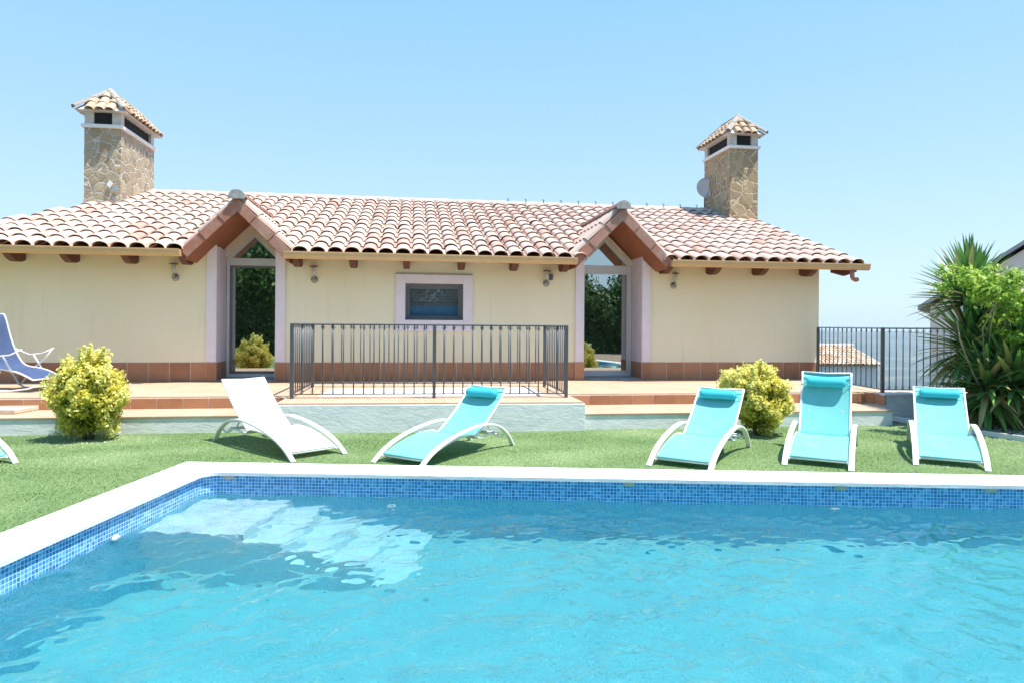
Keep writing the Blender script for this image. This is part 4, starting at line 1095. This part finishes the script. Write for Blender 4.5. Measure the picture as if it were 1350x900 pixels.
def yellow_bush(loc, rx, rz, label, n=15000, shoots=8, seed=1, second=None):
    e = empty('yellow_bush', loc); tag(e, label, 'bush', 'variegated yellow bushes')
    V = []; Rn = []
    p, d = blob_points(n, (0, 0, rz * 1.0 + .05), (rx, rx * .95, rz), .62, .30, seed)
    P = [p]; D = [d]
    # clumps on the surface
    for i in range(46):
        v = rng.normal(0, 1, 3); v /= np.linalg.norm(v); v[2] = abs(v[2]) * .9 - .25
        c = np.array((v[0] * rx * .92, v[1] * rx * .88, rz + .05 + v[2] * rz * .95)); r_ = rng.uniform(.06, .12)
        q, dd = blob_points(170, c, (r_, r_, r_), .4, .3, i); P.append(q); D.append(dd * .6 + v * .4)
    for i in range(shoots):
        v = np.array((rng.normal(0, .35), rng.normal(0, .3), 1.0)); v /= np.linalg.norm(v); b0 = np.array((v[0] * rx, v[1] * rx, rz + .05 + v[2] * rz * .9)); h = rng.uniform(.08, .2)
        t = rng.uniform(0, 1, 110)[:, None]; q = b0 + v * t * h + rng.normal(0, .022, (110, 3)) * (1.2 - t); P.append(q); D.append(np.tile(v, (110, 1)))
    if second:
        q, dd = blob_points(int(n * .35), second[0], second[1], .6, .3, seed + 9); P.append(q); D.append(dd)
    P = np.concatenate(P); D = np.concatenate(D); k = P[:, 2] > .02; P = P[k]; D = D[k]
    Vv = leaves(P, D, .044, .6)
    # leaf colour: old inner leaves are green, young outer ones yellow
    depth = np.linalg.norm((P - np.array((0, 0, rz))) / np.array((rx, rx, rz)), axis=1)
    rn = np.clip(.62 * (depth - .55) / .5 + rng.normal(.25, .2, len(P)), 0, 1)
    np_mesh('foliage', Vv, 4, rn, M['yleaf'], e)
    for i in range(7):
        a = i * .9; MB().tube([(.03 * math.cos(a), .03 * math.sin(a), -.03), (.12 * math.cos(a), .12 * math.sin(a), rz * .6), (.3 * rx * math.cos(a), .3 * rx * math.sin(a), rz * 1.3)], [.014, .010, .004], 6).build('stem', M['stem'], e)
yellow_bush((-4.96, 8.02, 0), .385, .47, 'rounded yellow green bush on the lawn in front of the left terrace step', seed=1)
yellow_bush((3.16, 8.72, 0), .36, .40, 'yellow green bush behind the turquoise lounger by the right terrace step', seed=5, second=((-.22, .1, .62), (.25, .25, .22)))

yu = [(0, (.05, .14, .035)), (.5, (.11, .25, .06)), (.85, (.20, .38, .09)), (1, (.42, .36, .16))]
M['yucca'] = mat_leaf('yucca_leaf', yu, .2, .35); M['trunk'] = plain('fibrous_palm_trunk', (.20, .15, .10), .95, var=.4, scale=20)
def sword_leaf(b, base, d, L, wd, droop, rnd):
    d = Vector(d).normalized(); side = d.cross(Vector((0, 0, 1)));
    if side.length < .1: side = Vector((1, 0, 0))
    side.normalize(); n = 7; vs = []; p = Vector(base); dd = d.copy()
    for i in range(n + 1):
        t = i / n; w_ = wd * (min(1, .45 + t * 2.2)) * (1 - t) ** .55 * 1.0 if t < 1 else 0.001
        up = side.cross(dd).normalized(); vs += [p - side * w_ + up * w_ * .35, p, p + side * w_ + up * w_ * .35]
        p = p + dd * (L / n); dd = (dd + Vector((0, 0, -1)) * droop * (t + .15) / n * 2).normalized()
    b.add(vs, [(i * 3 + k, i * 3 + k + 1, (i + 1) * 3 + k + 1, (i + 1) * 3 + k) for i in range(n) for k in range(2)], rnd)
def rosette(e, c, n, L, wd, spread, droop, name='leaf_crown', lo=-.3):
    b = MB(); ga = 2.39996
    for i in range(n):
        t = i / n; el = math.pi / 2 * (1 - t ** .75) + lo * t; a = i * ga + random.gauss(0, .15); el += random.gauss(0, .07)
        d = (math.cos(el) * math.cos(a), math.cos(el) * math.sin(a), math.sin(el))
        sword_leaf(b, (c[0] + d[0] * .05, c[1] + d[1] * .05, c[2] + .10 * (1 - t) - .18 * t), d, L * random.uniform(.85, 1.1), 1.9 * wd * random.uniform(.8, 1.15), droop * random.uniform(.3, 1.3) * (.1 + t), min(.95, max(0, random.gauss(.5, .22))) if random.random() > .06 * (1 + 3 * t) else 1.0)
    return b.build(name, M['yucca'], e)
def yucca(loc, h, L, n, label, lean=(0, 0), extra=()):
    e = empty('yucca_plant', loc); tag(e, label, 'yucca', 'yuccas and palms at the terrace end')
    MB().tube([(0, 0, -.05), (lean[0] * .4, lean[1] * .4, h * .5), (lean[0], lean[1], h)], [.085, .06, .05], 9).build('trunk', M['trunk'], e)
    rosette(e, (lean[0], lean[1], h), int(n * 1.35), L, .026, 1, .35)
    for (x, y, z, l2, n2, lo) in extra:
        MB().tube([(0, 0, .02), (x * .7, y * .7, z * .6), (x, y, z)], [.06, .045, .035], 8).build('trunk', M['trunk'], e)
        rosette(e, (x, y, z), n2, l2, .027, 1, .7, lo=lo)
yucca((6.62, 9.75, 0), 1.88, .72, 130, 'tallest spiky yucca rising above the railing end, fan of sword leaves', (-.10, 0), extra=((-.15, -.12, 1.15, .80, 130, -.75), (.12, -.22, .85, .85, 130, -.9), (-.05, -.3, .5, .75, 110, -.7)))
yucca((7.35, 9.55, 0), 1.55, .60, 90, 'yucca behind the leafy shrub at the right edge', (.05, 0), extra=((-.15, -.2, .9, .82, 130, -.9), (-.1, -.25, .45, .75, 110, -.7)))
yucca((6.75, 9.1, 0), .72, .80, 130, 'low drooping yucca above the gravel bed with dark hanging leaves', (-.05, 0), extra=((-.35, .1, .62, .7, 100, -.8), (.35, -.05, .62, .75, 100, -.8)))
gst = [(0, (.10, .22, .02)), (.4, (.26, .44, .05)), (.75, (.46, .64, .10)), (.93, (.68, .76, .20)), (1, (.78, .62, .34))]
M['gleaf'] = mat_leaf('bright_green_leaf', gst, .4)
def shrub():
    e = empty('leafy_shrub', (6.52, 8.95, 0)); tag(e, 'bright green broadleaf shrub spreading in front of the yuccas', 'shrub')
    P = []; D = []
    for i in range(190):
        u = rng.uniform(-1, 1); x = u * .98; z = 1.58 + rng.uniform(-.8, .55) * (1 - .1 * u); y = rng.uniform(-.45, .2)
        if z > 2.05 - .12 * u: z = 2.0 - .12 * u
        if x < -.3 and z < 1.62 + (-.3 - x) * .5: continue
        if z < 1.15 - .6 * max(0, x): continue
        r_ = rng.uniform(.09, .17); q, dd = blob_points(78, (x, y, z), (r_, r_, r_ * .75), .35, .3, i); P.append(q); D.append(dd * .6 + np.array((0, -.2, .5)))
    P = np.concatenate(P); D = np.concatenate(D); Vv = leaves(P, D, .075, .5, .5)
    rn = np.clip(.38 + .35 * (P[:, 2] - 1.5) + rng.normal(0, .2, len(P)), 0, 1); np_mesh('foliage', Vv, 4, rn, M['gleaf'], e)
    for i in range(7):
        a = rng.uniform(0, 6.28); x1 = rng.uniform(-.8, .9); z1 = rng.uniform(1.3, 2.0)
        MB().tube([(.05 * math.cos(a) + .2, .35 + .05 * math.sin(a), -.03), (x1 * .35, .25, .7), (x1 * .8, rng.uniform(-.1, .25), z1 * .8), (x1, rng.uniform(-.3, .2), z1)], [.022, .016, .010, .004], 6).build('branch', M['branch'], e)
M['branch'] = plain('pale_bark', (.38, .30, .22), .9, var=.3)
shrub()
# small weed on the gravel
def weeds():
    e = empty('small_plant', (6.75, 8.45, 0)); tag(e, 'small low green plant growing in the gravel behind the last lounger', 'plant')
    b = MB()
    for i in range(60): a = random.random() * 6.28; sword_leaf(b, (random.gauss(0, .08), random.gauss(0, .06), .0), (math.cos(a) * .6, math.sin(a) * .6, 1), random.uniform(.08, .24), .008, .8, random.uniform(.3, .8))
    b.build('foliage', M['gleaf'], e)
weeds()

# ------------------------------------------------------------------ neighbouring buildings
def neighbour():
    e = empty('neighbour_house', (9.80, 16.0, -3.0), R(-34)); tag(e, 'white gabled neighbour house with grey roof edge behind the palm plants', 'house')
    W_ = 3.9; zE = EYE + .47 + 3; zA = EYE + 1.90 + 3; hgt = zA - zE; px = 1.95
    b = MB(); b.prism([(0, 0), (W_, 0), (W_, zE), (px, zA - .02), (0, zE)], 0, 7, 'y'); b.build('wall', M['nbwall'], e)
    for x0, z0, x1, z1 in ((-.24, zE - .06, px, zA + .08), (px, zA + .08, W_ + .24, zE - .06)):
        r = MB(); r.prism([(x0, z0), (x1, z1), (x1, z1 + .09), (x0, z0 + .09)], -.25, 7.2, 'y'); r.build('roof', M['nbroof'], e)
    MB().lathe([(.10, 0), (.10, .08), (.03, .14)], (px, -.1, zA + .18), 12).build('ridge_finial', M['nbroof'], e)
M['nbwall'] = plain('white_rendered_wall', (.82, .78, .73), .9, var=.06, scale=2); M['nbroof'] = plain('grey_fibre_roof', (.40, .40, .42), .8, var=.15)
neighbour()
def lowhouse():
    ox, oy = 15.0, 40.0; e = empty('lower_house', (ox, oy, -4.5)); tag(e, 'small low house with pale tiled roof seen through the right railing', 'house')
    zE = EYE - 2.20 + 4.5; zR = EYE - 1.20 + 4.5; xr = 6.85
    MB().box(0, .25, 0, xr - .3, 8.0, zE).build('wall', M['nbwall'], e)
    t = MB(); ey = Vector((0, 4.0, zR - zE)); Ls = ey.length; cells = []
    pitch = .26; expo = Ls / 10; s = .1
    while s < xr:
        for j in range(10): cells.append((s, j * expo - .02))
        s += pitch
    tile_field(t, (0, 0, zE), (1, 0, 0), ey, cells, pitch, expo, seg=4); t.build('roof_tiles', M['roofold2'], e)
    k = MB(); k.add([(-.2, 0, zE - .02), (xr + .05, 0, zE - .02), (xr + .05, 4, zR - .02), (-.2, 4, zR - .02), (xr + .05, 8.3, zE), (-.2, 8.3, zE)], [(0, 1, 2, 3), (3, 2, 4, 5)]); k.build('roof', M['roofold2'], e)
    rb = MB(); ridge_run(rb, (-.1, 4, zR + .03), (xr + .1, 4, zR + .03), .13, .45, 6); rb.build('ridge_tiles', M['ridge'], e)
def mat_r2():
    m = N('sunbleached_roof_tile'); a = m.attr(); m.bsdf(m.ramp(a.outputs['Fac'], [(0, (.44, .28, .17)), (.5, (.60, .46, .32)), (1, (.66, .56, .44))]), .9); return m.m
M['roofold2'] = mat_r2()
lowhouse()

# ------------------------------------------------------------------ trees behind the viewer (seen mirrored in the glass doors)
tst = [(0, (.02, .05, .012)), (.5, (.06, .13, .025)), (.85, (.14, .25, .06)), (1, (.34, .46, .16))]
M['tleaf'] = mat_leaf('dark_tree_leaf', tst, .3)
def tree(x, y, h, r, label, n=13000, seed=0):
    e = empty('garden_tree', (x, y, 0)); tag(e, label, 'tree', 'garden trees across the pool')
    P = []; D = []
    for i in range(26):
        v = rng.normal(0, 1, 3); v /= np.linalg.norm(v); rr = rng.uniform(.35, .9)
        c = np.array((v[0] * r * rr, v[1] * r * rr, h * .5 + v[2] * h * .46 * rr)); q_ = r * rng.uniform(.34, .5)
        q, dd = blob_points(n // 26, c, (q_, q_, q_ * .8), .5, .3, i + seed); P.append(q); D.append(dd)
    P = np.concatenate(P); D = np.concatenate(D); k = P[:, 2] > .1; P = P[k]; D = D[k]
    rn = np.clip(.5 + rng.normal(0, .25, len(P)), 0, 1); np_mesh('crown', leaves(P, D, .26, .55), 4, rn, M['tleaf'], e)
    MB().tube([(0, 0, -.05), (.1, 0, h * .35), (0, .1, h * .7)], [.2, .15, .06], 9).build('trunk', M['trunk'], e)
for i, (x, y, h, r) in enumerate(((-15, -9.5, 7.5, 3.2), (-9.5, -8, 8.2, 3.0), (-4.8, -8.6, 7.6, 3.0), (.5, -9.6, 7.0, 2.9), (5.5, -9.5, 4.9, 2.8), (10, -9, 4.3, 2.4), (13.2, -7.5, 4.4, 2.2))):
    tree(x, y, h, r, 'dark leafy garden tree across the pool, %s from the left' % ['first', 'second', 'third', 'fourth', 'fifth', 'sixth', 'last'][i], seed=i * 30)

# dense hedge across the pool, mirrored in the doors
def hedge():
    e = empty('garden_hedge', (-2, -6.6, 0)); tag(e, 'long dark green clipped hedge across the pool behind the viewer', 'hedge')
    P = []; D = []
    n = 60000; x = rng.uniform(-13, 17, n); t = rng.uniform(0, 1, n); hh = 2.7 + .35 * np.sin(x * 1.3) + .25 * np.sin(x * 3.1 + 1)
    z = hh * t; y = rng.uniform(-.1, .35, n) + .15 * np.sin(x * 2.2 + z * 3)
    P = np.stack([x, y, z], -1); D = np.tile(np.array((0, 1, .4)), (n, 1))
    np_mesh('foliage', leaves(P, D, .16, .6), 4, np.clip(.45 + rng.normal(0, .25, n), 0, 1), M['tleaf'], e)
    for i in range(10): MB().tube([(-12 + i * 3, -.1, -.05), (-12 + i * 3 + .1, -.1, 1.4)], [.06, .03], 7).build('stem', M['trunk'], e)
    MB().box(-13, -.35, 0, 17, -.22, 2.4).build('dark_core', M['void'], e)  # black slab standing in for the shade inside the hedge
hedge()

# pinkish mortar smear on the pool edge
b = MB(); pts = []
for k in range(18):
    a = 2 * math.pi * k / 18; r_ = 1 + .28 * math.sin(3 * a + 1) + .2 * math.sin(5 * a)
    pts.append((.13 * r_ * math.cos(a), .045 * r_ * math.sin(a)))
b.prism(pts, 0, .0025, 'z'); b.build('mortar_smear', plain('pinkish_mortar', (.60, .53, .50), .9, var=.2, scale=20), pool, (CW + .48, -.17, CT + .0005))

# windblown leaves and petals
def litter():
    V = []; n = 150
    X = rng.uniform(-7, 7, n); Y = rng.uniform(6.6, 9.4, n); k = pt_in_lawn(X, Y); X = X[k]; Y = Y[k]
    X = np.concatenate([X, rng.normal(-4.9, .5, 40), rng.normal(3.2, .5, 40), rng.uniform(4.6, 7.2, 50)]); Y = np.concatenate([Y, rng.normal(7.75, .15, 40), rng.normal(8.4, .18, 40), rng.uniform(7.6, 9.0, 50)])
    k = pt_in_lawn(X, Y); P = np.stack([X[k], Y[k], np.full(k.sum(), .014)], -1); D = np.tile(np.array((0, 0, 1.)), (len(P), 1))
    o = np_mesh('leaf_litter', leaves(P, D, .022, .6, .35), 4, rng.uniform(0, 1, len(P)), mat_leaf('dry_leaf_litter', [(0, (.30, .18, .07)), (.4, (.50, .40, .14)), (.7, (.62, .58, .40)), (1, (.78, .76, .70))], .1)); tag(o, kind='stuff')
litter()
